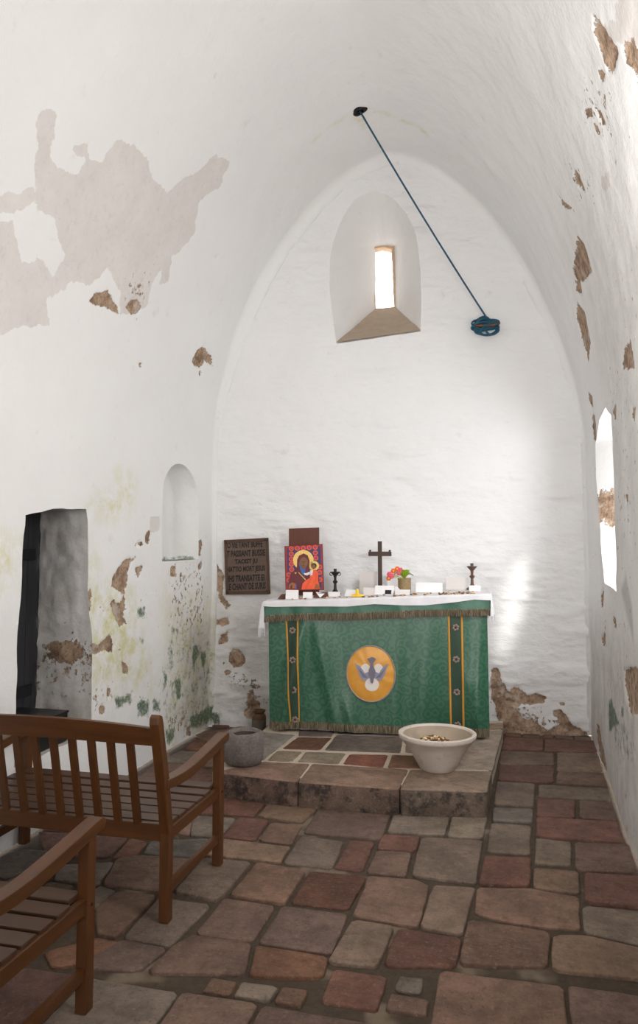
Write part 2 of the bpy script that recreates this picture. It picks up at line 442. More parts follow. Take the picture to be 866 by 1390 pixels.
def wall_mesh(name, U, V, posf, paint, holes, mat, keep=None, lofts=(), extra_fn=None):
    uu, vv = np.meshgrid(U, V, indexing='ij'); Q = np.stack([uu, vv], -1).reshape(-1, 2)
    nu, nv = len(U), len(V); cell = max(np.median(np.diff(U)), np.median(np.diff(V)))
    idx = np.arange(nu*nv).reshape(nu, nv)
    F = np.stack([idx[:-1, :-1], idx[1:, :-1], idx[1:, 1:], idx[:-1, 1:]], -1).reshape(-1, 4)
    fk = np.ones(len(F), bool)
    for poly in holes:
        poly = np.asarray(poly, float); lo, hi = poly.min(0)-.1, poly.max(0)+.1
        m = np.all((Q > lo) & (Q < hi), axis=1); d, nr = sdf(poly, Q[m])
        sn = np.abs(d) < .74*cell; ids = np.where(m)[0]; Q[ids[sn]] = nr[sn]
        cc = Q[F].mean(1); mm = np.all((cc > lo) & (cc < hi), axis=1); dd = np.ones(len(F)); dd[mm] = sdf(poly, cc[mm])[0]; fk &= dd > 1e-5
    if keep is not None:
        kp = keep(Q); fk &= kp[F].any(1)
    F = F[fk]
    ms = paint.eval(Q)
    rec = -.009*np.clip((ms['R']-.47)/.06, 0, 1)
    P = posf(Q[:, 0], Q[:, 1], rec + (extra_fn(Q) if extra_fn else 0.0))
    used = np.unique(F); remap = -np.ones(len(Q), int); remap[used] = np.arange(len(used)); F = remap[F]; P = P[used]
    mask = np.stack([ms['R'], ms['G'], ms['B'], ms['A']], 1)[used]; dirt_shade = np.stack([ms['D'], ms['S'], ms['K'], np.ones(len(Q))], 1)[used]
    verts = list(map(tuple, P)); faces = [tuple(map(int, f)) for f in F]
    for lv, lf, lm, ld in lofts:
        o = len(verts); verts += list(map(tuple, lv)); faces += [tuple(i+o for i in f) for f in lf]
        mask = np.concatenate([mask, lm]); dirt_shade = np.concatenate([dirt_shade, ld])
    me = bpy.data.meshes.new(name); me.from_pydata(verts, [], faces); me.materials.append(mat)
    me.polygons.foreach_set('use_smooth', [True]*len(me.polygons)); me.update()
    o = bpy.data.objects.new(name, me); COL.objects.link(o); colors(o, mask, 'mask'); colors(o, dirt_shade, 'dirt_shade')
    return struct(o)
def loft(rim, inner, levels, cap=False, nz=.012, bulge=0.0, maskf=None, hold_end=False):
    """ruled reveal from rim points to inner points; returns verts, faces, mask, dirt"""
    n = len(rim); V = []
    for k in range(levels+1):
        t = k/levels; L = rim*(1-t)+inner*t
        if 0 < k and not (hold_end and k == levels): L = L + (np.stack([fbm(L, 13, 4, 31), fbm(L, 13, 4, 37), fbm(L, 13, 4, 41)], 1))*nz*min(1, 3*t)
        V.append(L)
    V = np.concatenate(V); F = [(k*n+i, k*n+(i+1) % n, (k+1)*n+(i+1) % n, (k+1)*n+i) for k in range(levels) for i in range(n)]
    if cap:
        c = V[levels*n:].mean(0); rings = [V[levels*n:]]
        for q in (.75, .5, .25): rings.append(c+(inner-inner.mean(0))*q)
        o = len(V); base = [levels*n+i for i in range(n)]
        for rr in rings[1:]:
            V = np.concatenate([V, rr]); nb = [o+i for i in range(n)]; o += n
            F += [(base[i], base[(i+1) % n], nb[(i+1) % n], nb[i]) for i in range(n)]; base = nb
        F.append(tuple(base))
    m = np.zeros((len(V), 4)); d = np.zeros((len(V), 4)); d[:, 3] = 1
    if maskf: maskf(V, m, d)
    return V, F, m, d

# --- left wall + vault + right wall patches
shp = Paint(lambda x, y: shell_hit(x, y)[0])
shp.px('G', 0, 100, 2.014, [[(105, 105), (155, 102), (150, 180), (140, 225), (165, 262), (210, 275), (245, 235), (285, 245), (315, 190), (330, 185), (385, 210), (405, 245), (415, 280), (455, 325), (500, 285), (540, 270), (585, 222), (630, 240), (600, 310), (545, 350), (530, 440), (490, 490), (470, 500), (460, 570), (435, 575), (445, 530), (415, 570), (400, 640), (330, 660), (330, 600), (300, 530), (250, 580), (200, 565), (165, 600), (130, 615), (140, 690), (60, 690), (10, 710), (-40, 720), (-40, 420), (30, 400), (45, 450), (60, 520), (110, 510), (150, 555), (180, 500), (160, 440), (155, 400), (110, 370), (95, 300), (100, 230)],
    [(205, 205), (245, 190), (250, 235), (215, 225)], [(-40, 340), (60, 320), (95, 305), (100, 350), (40, 380), (-40, 385)]], w=.05)
shp.px('R', 0, 100, 2.014, [[(245, 625), (265, 600), (295, 597), (320, 630), (325, 655), (290, 640)], [(345, 640), (360, 615), (385, 620), (380, 655), (360, 658)], [(526, 790), (540, 755), (555, 747), (575, 770), (583, 800), (560, 785), (545, 803)], [(545, 815), (552, 815), (548, 826)], [(378, 795), (386, 790), (384, 803)]], w=.04)
shp.px('S', 0, 100, 2.014, [[(335, 560), (415, 500), (410, 640), (340, 650)]], .5)
shp.px('R', 0, 600, 2.706, [[(415, 500), (435, 465), (460, 435), (498, 424), (470, 470), (470, 510), (455, 560), (430, 540), (412, 530)],
    [(405, 590), (420, 580), (440, 600), (455, 560), (465, 610), (450, 640), (465, 665), (440, 675), (418, 640)], [(498, 465), (525, 455), (520, 480), (508, 497)],
    [(538, 340), (552, 325), (550, 375), (538, 370)], [(495, 378), (515, 365), (530, 375), (520, 385)], [(285, 580), (310, 580), (335, 535), (340, 570), (335, 620), (310, 635), (300, 600)],
    [(325, 735), (360, 750), (400, 710), (418, 745), (415, 780), (385, 765), (345, 780)], [(448, 790), (470, 830), (468, 850), (452, 845)], [(719, 365), (736, 360), (736, 415), (720, 420)],
    [(628, 460), (645, 455), (640, 500), (628, 490)], [(725, 455), (740, 430), (740, 460), (728, 475)], [(310, 655), (330, 655), (328, 690), (312, 690)], [(395, 905), (408, 905), (405, 940), (394, 935)],
    [(365, 970), (385, 970), (385, 1000), (365, 1000)], [(605, 385), (615, 390), (608, 400)], [(690, 1045), (705, 1040), (705, 1080), (690, 1080)]], w=.035)
shp.px('G', 0, 600, 2.706, [[(555, 275), (590, 272), (590, 325), (555, 330)]], w=.04)
shp.px('S', 0, 600, 2.706, [[(600, 440), (750, 430), (770, 720), (620, 700)], [(280, 860), (420, 880), (420, 1010), (280, 1010)], [(600, 980), (760, 930), (770, 1060), (620, 1120)]], .50)
shp.px('S', 0, 600, 2.706, [[(330, 420), (600, 400), (600, 1000), (330, 1000)]], .22)
shp.px('B', 0, 600, 2.706, [[(705, 750), (730, 740), (735, 790), (710, 840)], [(420, 940), (450, 935), (485, 910), (485, 960), (430, 975)], [(500, 960), (530, 940), (550, 960), (545, 1010), (505, 1010)],
    [(560, 950), (585, 945), (590, 985), (565, 990)], [(640, 870), (665, 870), (670, 930), (650, 960)], [(737, 770), (760, 760), (760, 820), (745, 830)], [(500, 615), (532, 605), (532, 645), (500, 640)],
    [(505, 720), (525, 725), (520, 750)], [(700, 1010), (780, 960), (800, 1020), (700, 1060)], [(600, 850), (615, 850), (615, 900), (603, 900)], [(630, 680), (660, 680), (655, 705), (635, 700)], [(610, 1060), (650, 1040), (640, 1110), (615, 1110)]], .82, w=.06)
shp.px('B', 0, 600, 2.706, [[(620, 640), (790, 640), (800, 1060), (600, 1130), (560, 900)]], .40, w=.15)
shp.px('A', 0, 600, 2.706, [[(335, 240), (420, 160), (440, 125), (490, 150), (480, 230), (420, 265)], [(315, 430), (350, 450), (345, 510), (320, 530)], [(-60, 370), (60, 380), (60, 500), (-60, 500)], [(320, 520), (480, 560), (560, 900), (340, 900)]], .9)
shp.px('A', 0, 600, 2.706, [[(600, 540), (800, 540), (800, 1040), (600, 1100)]], .5, w=.2)
shp.px('D', 0, 600, 2.706, [[(650, 640), (790, 640), (790, 1060), (640, 1110)]], .62)
shp.px('G', 660, 0, 2.78, [[(470, -20), (700, -20), (700, 180), (500, 175), (460, 160), (440, 110), (480, 80)], [(440, 670), (465, 650), (468, 700), (440, 720)]], w=.05)
shp.px('R', 660, 0, 2.78, [[(400, 60), (420, 75), (440, 110), (470, 160), (490, 190), (475, 270), (455, 275), (430, 200), (405, 140)], [(505, 175), (640, 180), (640, 360), (573, 330), (550, 260), (520, 230)],
    [(400, 405), (420, 420), (450, 480), (430, 470)], [(370, 415), (395, 410), (395, 440), (365, 435)], [(338, 640), (355, 655), (380, 725), (350, 700), (335, 680)], [(270, 745), (300, 765), (335, 795), (295, 785)],
    [(348, 890), (370, 920), (400, 1020), (375, 1055), (345, 1060), (325, 1035)], [(335, 1060), (355, 1060), (365, 1110), (340, 1095)], [(345, 1140), (375, 1180), (395, 1290), (388, 1360), (360, 1270), (340, 1190)],
    [(520, 1330), (545, 1280), (560, 1390), (515, 1390)], [(423, 270), (440, 265), (438, 300), (426, 298)], [(405, 470), (420, 490), (430, 515), (415, 500)]], w=.035)
shp.px('S', 660, 0, 2.78, [[(350, 270), (470, 260), (500, 600), (440, 560), (360, 440)], [(290, 590), (400, 610), (420, 780), (330, 760)]], .45)
shp.px('R', 760, 500, 3.86, [[(145, 120), (170, 150), (174, 210), (155, 180)], [(165, 250), (180, 240), (190, 390), (165, 370)], [(280, 225), (300, 190), (300, 260), (285, 262)], [(380, 210), (400, 200), (395, 275), (380, 260)],
    [(213, 1200), (235, 1150), (230, 1240), (218, 1260)], [(275, 1300), (290, 1310), (300, 1365), (285, 1350)], [(350, 660), (358, 660), (358, 715), (352, 710)]], w=.03)
shp.px('R', 660, 840, 4.204, [[(790, 290), (850, 275), (880, 300), (870, 540), (830, 545), (800, 430)], [(630, 600), (645, 610), (690, 870), (665, 850), (635, 700)], [(655, 120), (680, 40), (680, 140), (665, 165)]], w=.03)
shp.px('B', 660, 840, 4.204, [[(700, 470), (715, 450), (760, 600), (700, 640)], [(770, 510), (785, 500), (785, 560), (770, 560)]], .95, w=.05)
shp.px('B', 660, 840, 4.204, [[(690, 420), (800, 480), (860, 700), (860, 960), (740, 820)]], .42, w=.12)
shp.px('K', 660, 480, 2.044, [[(378, 655), (390, 612), (405, 700), (408, 800)]], .35, w=.03)  # dark recess painted as a flat patch on the wall
shp.px('A', 0, 0, 1, [[(424, 194), (450, 170), (484, 150), (486, 154), (452, 174)], [(497, 150), (540, 158), (582, 180), (580, 184), (538, 162), (497, 154)], [(478, 160), (500, 162), (492, 176)]], .55, .03)
shp.uv('D', [(ST-1.25, 2.0), (ST+.3, 2.0), (ST+.3, 6.9), (ST-.9, 6.9)], .55)
shp.uv('D', [(ST-3.4, 2.6), (ST-1.3, 2.6), (ST-1.3, 5.0), (ST-3.2, 5.0)], .30, .5)
shp.uv('S', [(ST-3.2, 2.6), (ST+.3, 2.6), (ST+.3, 6.9), (ST-2.4, 6.9)], .30, .4)

ylong = np.concatenate([np.arange(-2.5, 2.7, .13), np.arange(2.7, 7.02, .0145)])
door_poly = [(.40, 3.665), (.9, 3.672), (1.3, 3.668), (1.72, 3.69), (1.765, 3.95), (1.775, 4.31), (1.70, 4.335), (1.25, 4.37), (.95, 4.42), (.60, 4.43), (.40, 4.42)]
_d = resample(door_poly, .05); door_poly = _d+.013*np.stack([fbm(np.c_[_d, _d[:, :1]*0], 7, 3, 101), fbm(np.c_[_d, _d[:, :1]*0], 7, 3, 105)], 1)
nic = [(1.42, 5.40), (1.9, 5.39)]+[(1.90+.285*math.sin(a), 5.715-.325*math.cos(a)) for a in np.linspace(.15, math.pi-.15, 14)]+[(1.9, 6.04), (1.42, 6.05)]
win2 = [(5.48, 1.30), (5.62, 1.5), (5.85, 1.9), (5.93, 2.27), (5.5, 2.38), (5.108, 2.41), (4.85, 2.32), (4.76, 2.15), (4.72, 1.72), (4.80, 1.29)]
# reveals belonging to the left wall
def rim_of(poly, step=.03): r = resample(poly, step); return r, shell_pos(r[:, 0], r[:, 1])
r, R = rim_of(door_poly)
inn = R.copy(); inn[:, 0] = -2.985
for i in range(len(inn)):
    if inn[i, 1] > 4.27: inn[i, 1] = 4.43
    elif inn[i, 1] < 3.72: inn[i, 1] = 3.62
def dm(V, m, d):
    d[:, 0] = .52+.2*fbm(V, 5, 4, 5); d[:, 1] = .22  # jamb's shade painted in as a grey-brown tone, plus flaked specks
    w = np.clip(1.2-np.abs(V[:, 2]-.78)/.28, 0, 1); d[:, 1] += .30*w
    q = (V-np.array([-2.8, 4.4, .88]))/np.array([.15, .3, .07]); m[:, 0] = np.clip(1-.5*np.linalg.norm(q, axis=1), 0, 1)
    m[V[:, 2] < .5, 1] = .6
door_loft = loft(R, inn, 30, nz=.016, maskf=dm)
r, R = rim_of(nic, .02)
c0 = np.array([-2.80, 5.73, 1.75]); inn = R.copy(); inn[:, 0] = -2.80; inn[:, 1] = c0[1]+(R[:, 1]-c0[1])*.80; inn[:, 2] = 1.42+(R[:, 2]-1.42)*.95
def nm(V, m, d):
    q = (V-np.array([-2.68, 5.8, 1.425]))/np.array([.16, .28, .035]); m[:, 2] = np.clip(1.0-.6*np.linalg.norm(q, axis=1), 0, 1)
    d[:, 0] = .05
niche_loft = loft(R, inn, 10, cap=True, nz=.008, maskf=nm)
cut0, cut1 = SV0+.05, SV1-.05
sL = np.linspace(0, cut0, 150); sV = np.linspace(cut0, cut1, 400); sR = np.linspace(cut1, ST, 150)
sf = lambda u, v, e: shell_pos(u, v, e)
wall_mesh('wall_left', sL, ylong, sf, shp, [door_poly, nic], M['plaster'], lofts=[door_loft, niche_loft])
wall_mesh('ceiling', sV, ylong, sf, shp, [], M['plaster'])
w2 = [(ST-z, y) for y, z in win2]
wall_mesh('wall_right', sR, ylong, sf, shp, [w2], M['plaster'])

# --- window 2: skewed embrasure through the right wall
r, R = rim_of(w2, .03)
q = np.array([[.99, y, z] for y, z in [(5.2, 1.6), (5.22, 2.0), (5.22, 2.3), (5.1, 2.38), (4.9, 2.4), (4.68, 2.38), (4.56, 2.3), (4.52, 2.0), (4.54, 1.6)]])
# match perimeter by angle
def match(rim2, in2):
    cR = rim2.mean(0); cI = in2.mean(0); pI = resample(in2, .01); aI = np.arctan2(*(pI-cI).T[::-1]); aR = np.arctan2(*(rim2-cR).T[::-1])
    return np.array([pI[np.argmin(np.abs(np.angle(np.exp(1j*(aI-x)))))] for x in aR])
q2 = match(np.stack([R[:, 1], R[:, 2]], 1), q[:, 1:]); inn = np.stack([np.full(len(q2), .99), q2[:, 0], q2[:, 1]], 1)
def wm(V, m, d):
    q = (V-np.array([.63, 5.75, 1.80]))/np.array([.14, .3, .13]); m[:, 0] = np.clip(1.0-.5*np.linalg.norm(q, axis=1), 0, 1)
V, F, m, d = loft(R, inn, 14, nz=.012, maskf=wm)
b = MB(); b.add(V, F); o = b.build('window_2', M['plaster'], smooth=True); colors(o, m, 'mask'); colors(o, d, 'dirt_shade'); struct(o)

# --- back wall with the lancet window
bp = Paint(back_uv)
bp.px('R', 0, 600, 2.706, [[(788, 460), (800, 450), (820, 490), (815, 560), (840, 600), (830, 615), (800, 570)], [(780, 660), (835, 640), (840, 670), (810, 680)], [(800, 720), (835, 695), (838, 735), (805, 745)], [(768, 565), (778, 562), (776, 580)], [(768, 675), (782, 670), (780, 695)]], w=.035)
bp.px('R', 270, 860, 7.873, [[(365, 165), (440, 175), (490, 240), (495, 300), (450, 360), (370, 365), (325, 290), (330, 210)], [(285, 400), (330, 400), (325, 440), (290, 440)], [(510, 630), (550, 625), (580, 690), (650, 730), (660, 900), (500, 905), (475, 830), (530, 770)], [(375, 600), (430, 640), (405, 650)]], w=.03)
bp.px('R', 660, 840, 4.204, [[(30, 290), (70, 280), (90, 350), (130, 420), (165, 385), (190, 400), (235, 440), (290, 430), (345, 450), (335, 475), (270, 490), (200, 490), (165, 510), (215, 570), (290, 590), (350, 640), (420, 600), (380, 530), (430, 520), (470, 570), (500, 610), (560, 640), (600, 690), (580, 720), (100, 720), (60, 540), (30, 430)], [(590, 345), (615, 340), (610, 365), (592, 365)], [(415, 475), (450, 480), (450, 500), (425, 495)]], w=.035)
bp.px('S', 660, 840, 4.204, [[(30, 300), (120, 380), (340, 520), (600, 600), (650, 720), (30, 720)]], .6)
bp.px('S', 270, 860, 7.873, [[(260, 300), (420, 380), (720, 480), (730, 800), (600, 1000), (480, 900), (440, 600), (280, 480)]], .62, w=.08)
bp.px('B', 270, 860, 7.873, [[(60, 850), (230, 840), (260, 960), (60, 1010)], [(20, 150), (70, 170), (80, 340), (30, 340)], [(90, 650), (130, 700), (100, 760)]], .85, w=.06)
bp.px('B', 270, 860, 7.873, [[(0, 100), (140, 100), (260, 850), (620, 930), (620, 1010), (0, 1010)]], .40, w=.12)
bp.px('D', 0, 600, 2.706, [[(740, 560), (990, 560), (990, 1060), (760, 1060)]], .38)
bp.px('D', 660, 840, 4.204, [[(30, 420), (640, 560), (640, 760), (30, 760)]], .4)
UB = np.arange(-.16, 3.42, .0135); ZB = np.arange(-.05, 5.12, .0135)
def in_profile(Q):
    P = BA+np.multiply.outer(Q[:, 0], bu); dx = np.abs(P[:, 0]-XC)-.12; z = Q[:, 1]-.12
    return np.where(z < ZS, dx < AW, (np.maximum(dx, 0)/AW)**MV+(np.maximum(z-ZS, 0)/HV)**MV < 1)
lan_px = [(456, 466), (453, 440), (449, 410), (447, 385), (448, 350), (452, 330), (460, 305), (470, 285), (482, 270), (496, 262), (510, 260), (524, 263), (538, 273), (552, 290), (562, 310), (568, 335), (571, 370), (572, 410), (571, 450)]
lan = np.array([back_uv(*p) for p in lan_px])
wall_mesh('wall_back', UB, ZB, lambda u, z, e: back_pos(u, z, e), bp, [lan], M['plaster_rough'], keep=in_profile)
rr = resample(lan, .02); R = back_pos(rr[:, 0], rr[:, 1]); DEP = .62
po = BA-bn*DEP
sl = np.array([at(x, y, po, bn) for x, y in [(510, 421), (507, 380), (507, 338), (519, 335), (532, 338), (534, 380), (536, 419)]])
sl2 = np.stack([(sl-BA)@bu, sl[:, 2]], 1)
def edge_match(poly, inner, rr):
    # bottom edge of the rim runs to the bottom of the slit, sides to sides, arch to its head
    A_, B_ = poly[0], poly[-1]; out = []
    zt = poly[:, 1].max()
    iL, iR = inner[0], inner[-1]; zi = inner[:, 1].max()
    cx = poly[:, 0].mean()
    for u, z in rr:
        tb = (u-A_[0])/(B_[0]-A_[0]); zb = A_[1]+(B_[1]-A_[1])*tb
        if abs(z-zb) < .012 and 0 <= tb <= 1: out.append(iL+(iR-iL)*tb); continue
        h = min(1, max(0, (z-zb)/(zt-zb)))
        if h < .62: out.append(np.array([(iL if u < cx else iR)[0], iL[1]+(zi-iL[1])*h/.62*.97]))
        else:
            t = np.clip((u-A_[0])/(B_[0]-A_[0]), .0, 1); out.append(np.array([iL[0]+(iR[0]-iL[0])*t, zi*1.0]))
    return np.array(out)
e2 = edge_match(lan, sl2, rr); inn = BA+np.multiply.outer(e2[:, 0], bu)-bn*DEP; inn[:, 2] = e2[:, 1]
V, F, m, d = loft(R, inn, 22, nz=.008)
b = MB(); b.add(V, F); w1 = b.build('window_1', M['plaster'], smooth=True); colors(w1, m, 'mask'); colors(w1, d, 'dirt_shade'); struct(w1)
# worn stone sill lying on the slope of the embrasure
s0, s1 = R[0], R[np.argmin(np.linalg.norm(rr-lan[-1], axis=1))]
i0, i1 = [BA+bu*p[0]-bn*DEP+np.array([0, 0, p[1]-BA[2]]) for p in (sl2[0], sl2[-1])]
s0, s1, i0, i1 = [np.array(p) for p in (s0, s1, i0, i1)]
G = np.zeros((24, 40, 3))
for i in range(24):
    for j in range(40):
        t, w = i/23, j/39; G[i, j] = (s0*(1-w)+s1*w)*(1-t)+(i0*(1-w)+i1*w)*t
G[..., 2] += .012+.006*fbm(G, 9, 3, 55); G += .006*bn
b = MB(); b.grid(G); b.build('window_sill', M['sill'], w1, smooth=True)
# ragged stone edging of the slit
rim = resample(sl2, .015); ring = lambda off, dep, sd: np.array([BA+bu*p[0]-bn*(DEP+dep)+np.array([0, 0, p[1]-BA[2]]) for p in (rim-rim.mean(0))*(1+off)+rim.mean(0)])+.006*np.stack([fbm(np.c_[rim, rim[:, :1]], 22, 3, sd)]*3, 1)
A_, B_, C_, D_ = ring(.16, -.012, 1), ring(-.03, -.02, 2), ring(-.06, .06, 3), ring(.25, .0, 4)
n = len(rim); b = MB(); b.add(np.concatenate([D_, A_, B_, C_]), [(k*n+i, k*n+(i+1) % n, (k+1)*n+(i+1) % n, (k+1)*n+i) for k in range(3) for i in range(n)])
b.build('window_frame', M['slit'], w1)

# --- door in the left wall: black planked leaf at the back of the reveal
b = MB()
y = 3.58
while y < 4.5: b.box((-3.03, y, .36), (-2.985, y+.117, 1.86), bev=.006); y += .12
dr = struct(b.build('door_1', M['door']))
b = MB(); b.box((-2.985, 3.6, 1.46), (-2.965, 4.36, 1.53), bev=.006); b.box((-2.985, 3.6, .62), (-2.965, 4.36, .69), bev=.006); b.build('door_strap', M['iron'], dr)
# --- front wall behind the camera
b = MB(); b.box((-3.4, -2.62, 0), (-1.7, -2.5, 5.2)); b.box((-.4, -2.62, 0), (1.4, -2.5, 5.2)); b.box((-1.7, -2.62, 2.2), (-.4, -2.5, 5.2))
o = struct(b.build('wall_front', M['plaster'])); nv = len(o.data.vertices); colors(o, np.zeros((nv, 4)), 'mask'); colors(o, np.zeros((nv, 4)), 'dirt_shade')

# ------------------------------------------------------------------ floor
def stone(b, cols, poly, top, rgb, gap=.009, drop=.05, bev=.010, tilt=.004, rough=.006, pale=.0):
    poly = np.array(poly, float)[:, :2]
    area = .5*np.sum(poly[:, 0]*np.roll(poly[:, 1], -1)-np.roll(poly[:, 0], -1)*poly[:, 1])
    if area < 0: poly = poly[::-1]
    # shave corners a little, then resample with a slightly ragged edge
    Q = []
    for k in range(len(poly)):
        p, a, c = poly[k], poly[k-1], poly[(k+1) % len(poly)]
        for tgt, fr in ((a, 1), (c, 1)):
            L = np.linalg.norm(tgt-p); cut = min(.022, L*.14)*random.uniform(.5, 1.2); Q.append(p+(tgt-p)/L*cut)
    P = resample(Q, .03); n = len(P)
    t = np.roll(P, -1, 0)-np.roll(P, 1, 0); nr = np.stack([-t[:, 1], t[:, 0]], 1); nr /= np.linalg.norm(nr, axis=1, keepdims=True)+1e-9
    P3 = np.c_[P, np.full(n, random.random()*9)]
    P = P+nr*(gap+.007*fbm(P3, 11, 4, 61))[:, None]
    cen = P.mean(0); tx, ty = random.uniform(-tilt, tilt), random.uniform(-tilt, tilt)
    rings = [(0, -drop), (0, -.007), (bev*.35, -.002), (bev, 0)]
    V = []
    for off, dz in rings:
        L = P+nr*off; V += [(x, yy, top+dz+(x-cen[0])*tx*3+(yy-cen[1])*ty*3) for x, yy in L]
    for q in (.72, .45, .2):
        L = cen+(P+nr*bev-cen)*q; z = rough*fbm(np.c_[L, np.full(n, 3.3)], 8, 3, 71)
        V += [(x, yy, top+zz+(x-cen[0])*tx*3+(yy-cen[1])*ty*3) for (x, yy), zz in zip(L, z)]
    K = len(rings)+3; F = [(k*n+i, k*n+(i+1) % n, (k+1)*n+(i+1) % n, (k+1)*n+i) for k in range(K-1) for i in range(n)]; F.append(tuple((K-1)*n+i for i in range(n)))
    b.add(V, F); c = C(*rgb); e = [x*.75 for x in c]
    cols += [(*e, 1)]*(2*n)+[(*c, 1)]*((K-2)*n)
GREY, GB, BR, RED, ORG, DRED, LG = (134, 123, 113), (138, 118, 103), (132, 106, 92), (130, 92, 79), (138, 102, 82), (114, 80, 67), (156, 144, 130)
floor_px = [
 ([(245,1080),(297,1082),(360,1090),(345,1108),(298,1104),(240,1102)], RED), ([(365,1087),(434,1092),(411,1116),(350,1107)], GB), ([(436,1090),(533,1096),(519,1139),(412,1130)], BR),
 ([(537,1098),(612,1103),(604,1133),(525,1129)], GREY), ([(615,1103),(662,1106),(655,1138),(607,1135)], LG), ([(324,1109),(365,1113),(347,1140),(301,1136)], RED), ([(367,1115),(411,1119),(396,1145),(350,1140)], BR),
 ([(262,1106),(322,1109),(299,1136),(258,1133)], GREY), ([(298,1138),(394,1148),(380,1170),(262,1160),(285,1137)], GB), ([(409,1133),(467,1141),(451,1178),(383,1171)], GB), ([(473,1140),(509,1142),(493,1181),(453,1177)], RED),
 ([(519,1132),(570,1135),(564,1156),(511,1152)], RED), ([(510,1154),(559,1158),(551,1189),(497,1184)], BR), ([(572,1137),(655,1140),(646,1199),(558,1188)], GB), ([(349,1169),(416,1181),(386,1227),(311,1214)], BR),
 ([(421,1181),(498,1188),(473,1234),(394,1224)], DRED), ([(500,1188),(565,1193),(583,1202),(568,1257),(478,1243)], BR), ([(588,1201),(645,1204),(628,1268),(570,1257)], GB), ([(276,1163),(341,1170),(303,1215),(293,1221),(236,1209)], GB),
 ([(158,1165),(190,1160),(270,1165),(234,1209),(217,1209),(140,1199)], BR), ([(194,1158),(205,1140),(284,1137),(272,1163)], GREY), ([(151,1165),(177,1137),(201,1142),(186,1160),(166,1165)], RED), ([(52,1128),(175,1137),(148,1163),(60,1160)], RED),
 ([(0,1162),(35,1153),(74,1156),(52,1182),(0,1188)], GREY), ([(80,1173),(156,1168),(135,1199),(74,1192)], GREY), ([(135,1201),(158,1208),(130,1232),(100,1230)], GREY), ([(158,1209),(214,1215),(159,1272),(131,1267),(130,1233)], BR),
 ([(216,1216),(288,1226),(230,1283),(166,1272)], GB), ([(304,1217),(376,1228),(342,1277),(264,1267)], BR), ([(383,1228),(473,1240),(449,1294),(350,1278)], BR), ([(479,1247),(535,1257),(512,1312),(444,1304)], GB), ([(540,1258),(627,1271),(617,1312),(518,1310)], DRED),
 ([(648,1204),(720,1204),(786,1215),(788,1261),(700,1253),(644,1240)], BR), ([(635,1248),(747,1263),(745,1312),(623,1308)], BR), ([(657,1161),(721,1163),(720,1202),(650,1199)], RED), ([(725,1178),(786,1183),(787,1213),(723,1204)], GB),
 ([(666,1116),(721,1119),(720,1159),(661,1155)], GREY), ([(669,1095),(724,1097),(722,1116),(668,1113)], GREY), ([(727,1136),(776,1142),(775,1175),(726,1171)], GREY), ([(779,1142),(854,1145),(866,1184),(781,1180)], BR), ([(728,1108),(839,1115),(848,1144),(728,1134)], RED),
 ([(729,1082),(781,1085),(781,1110),(728,1107)], RED), ([(785,1085),(831,1088),(838,1113),(787,1109)], BR), ([(792,1183),(870,1189),(882,1233),(794,1223)], RED), ([(790,1227),(884,1236),(895,1287),(792,1264)], GREY), ([(751,1268),(798,1268),(895,1291),(905,1330),(749,1315)], GB),
 ([(685,1000),(738,1003),(737,1018),(681,1016)], RED), ([(740,1003),(810,1006),(813,1021),(738,1019)], RED), ([(680,1018),(752,1021),(752,1038),(677,1036)], GB), ([(756,1021),(813,1022),(819,1047),(756,1046)], GB), ([(678,1036),(752,1039),(751,1062),(676,1058)], RED),
 ([(757,1047),(819,1049),(825,1067),(754,1062)], BR), ([(674,1060),(727,1063),(724,1095),(670,1092)], GB), ([(731,1064),(825,1068),(830,1086),(730,1081)], GREY),
 ([(262,996),(330,984),(345,990),(302,1004),(283,1007)], BR), ([(262,1004),(281,1004),(277,1018),(250,1017)], DRED), ([(245,1018),(276,1020),(262,1036),(218,1032)], GREY), ([(279,1019),(306,1006),(330,1010),(300,1042),(266,1038)], GB),
 ([(216,1034),(262,1038),(242,1062),(183,1056)], BR), ([(264,1040),(298,1044),(292,1078),(243,1076)], RED), ([(182,1058),(241,1064),(215,1088),(148,1080)], GB), ([(146,1083),(214,1090),(197,1118),(108,1108)], GREY), ([(216,1090),(240,1080),(240,1102),(262,1106),(258,1133),(203,1124)], BR),
 ([(166,1275),(228,1286),(190,1317),(100,1312)], BR), ([(131,1270),(164,1278),(120,1305),(70,1312),(60,1290)], ORG), ([(232,1285),(262,1269),(342,1279),(332,1322),(198,1320)], BR), ([(346,1282),(446,1298),(440,1326),(338,1324)], ORG)]
b = MB(); cols = []
def jit(c):
    k, w = random.uniform(.84, 1.0), random.uniform(-4, 4)
    return tuple(max(0, min(255, v*k+w*e)) for v, e in zip(c, (1, 0, -1)))
world_polys = []
for pts, rgb in floor_px:
    poly = [fl(x, yy, .0)[:2] for x, yy in pts]; world_polys.append(np.array(poly))
    stone(b, cols, poly, random.uniform(-.003, .004), jit(rgb), gap=.0)
plat = np.array([(-1.90, 4.60), (-.20, 4.70), (-.10, 6.60), (-1.98, 6.50)])
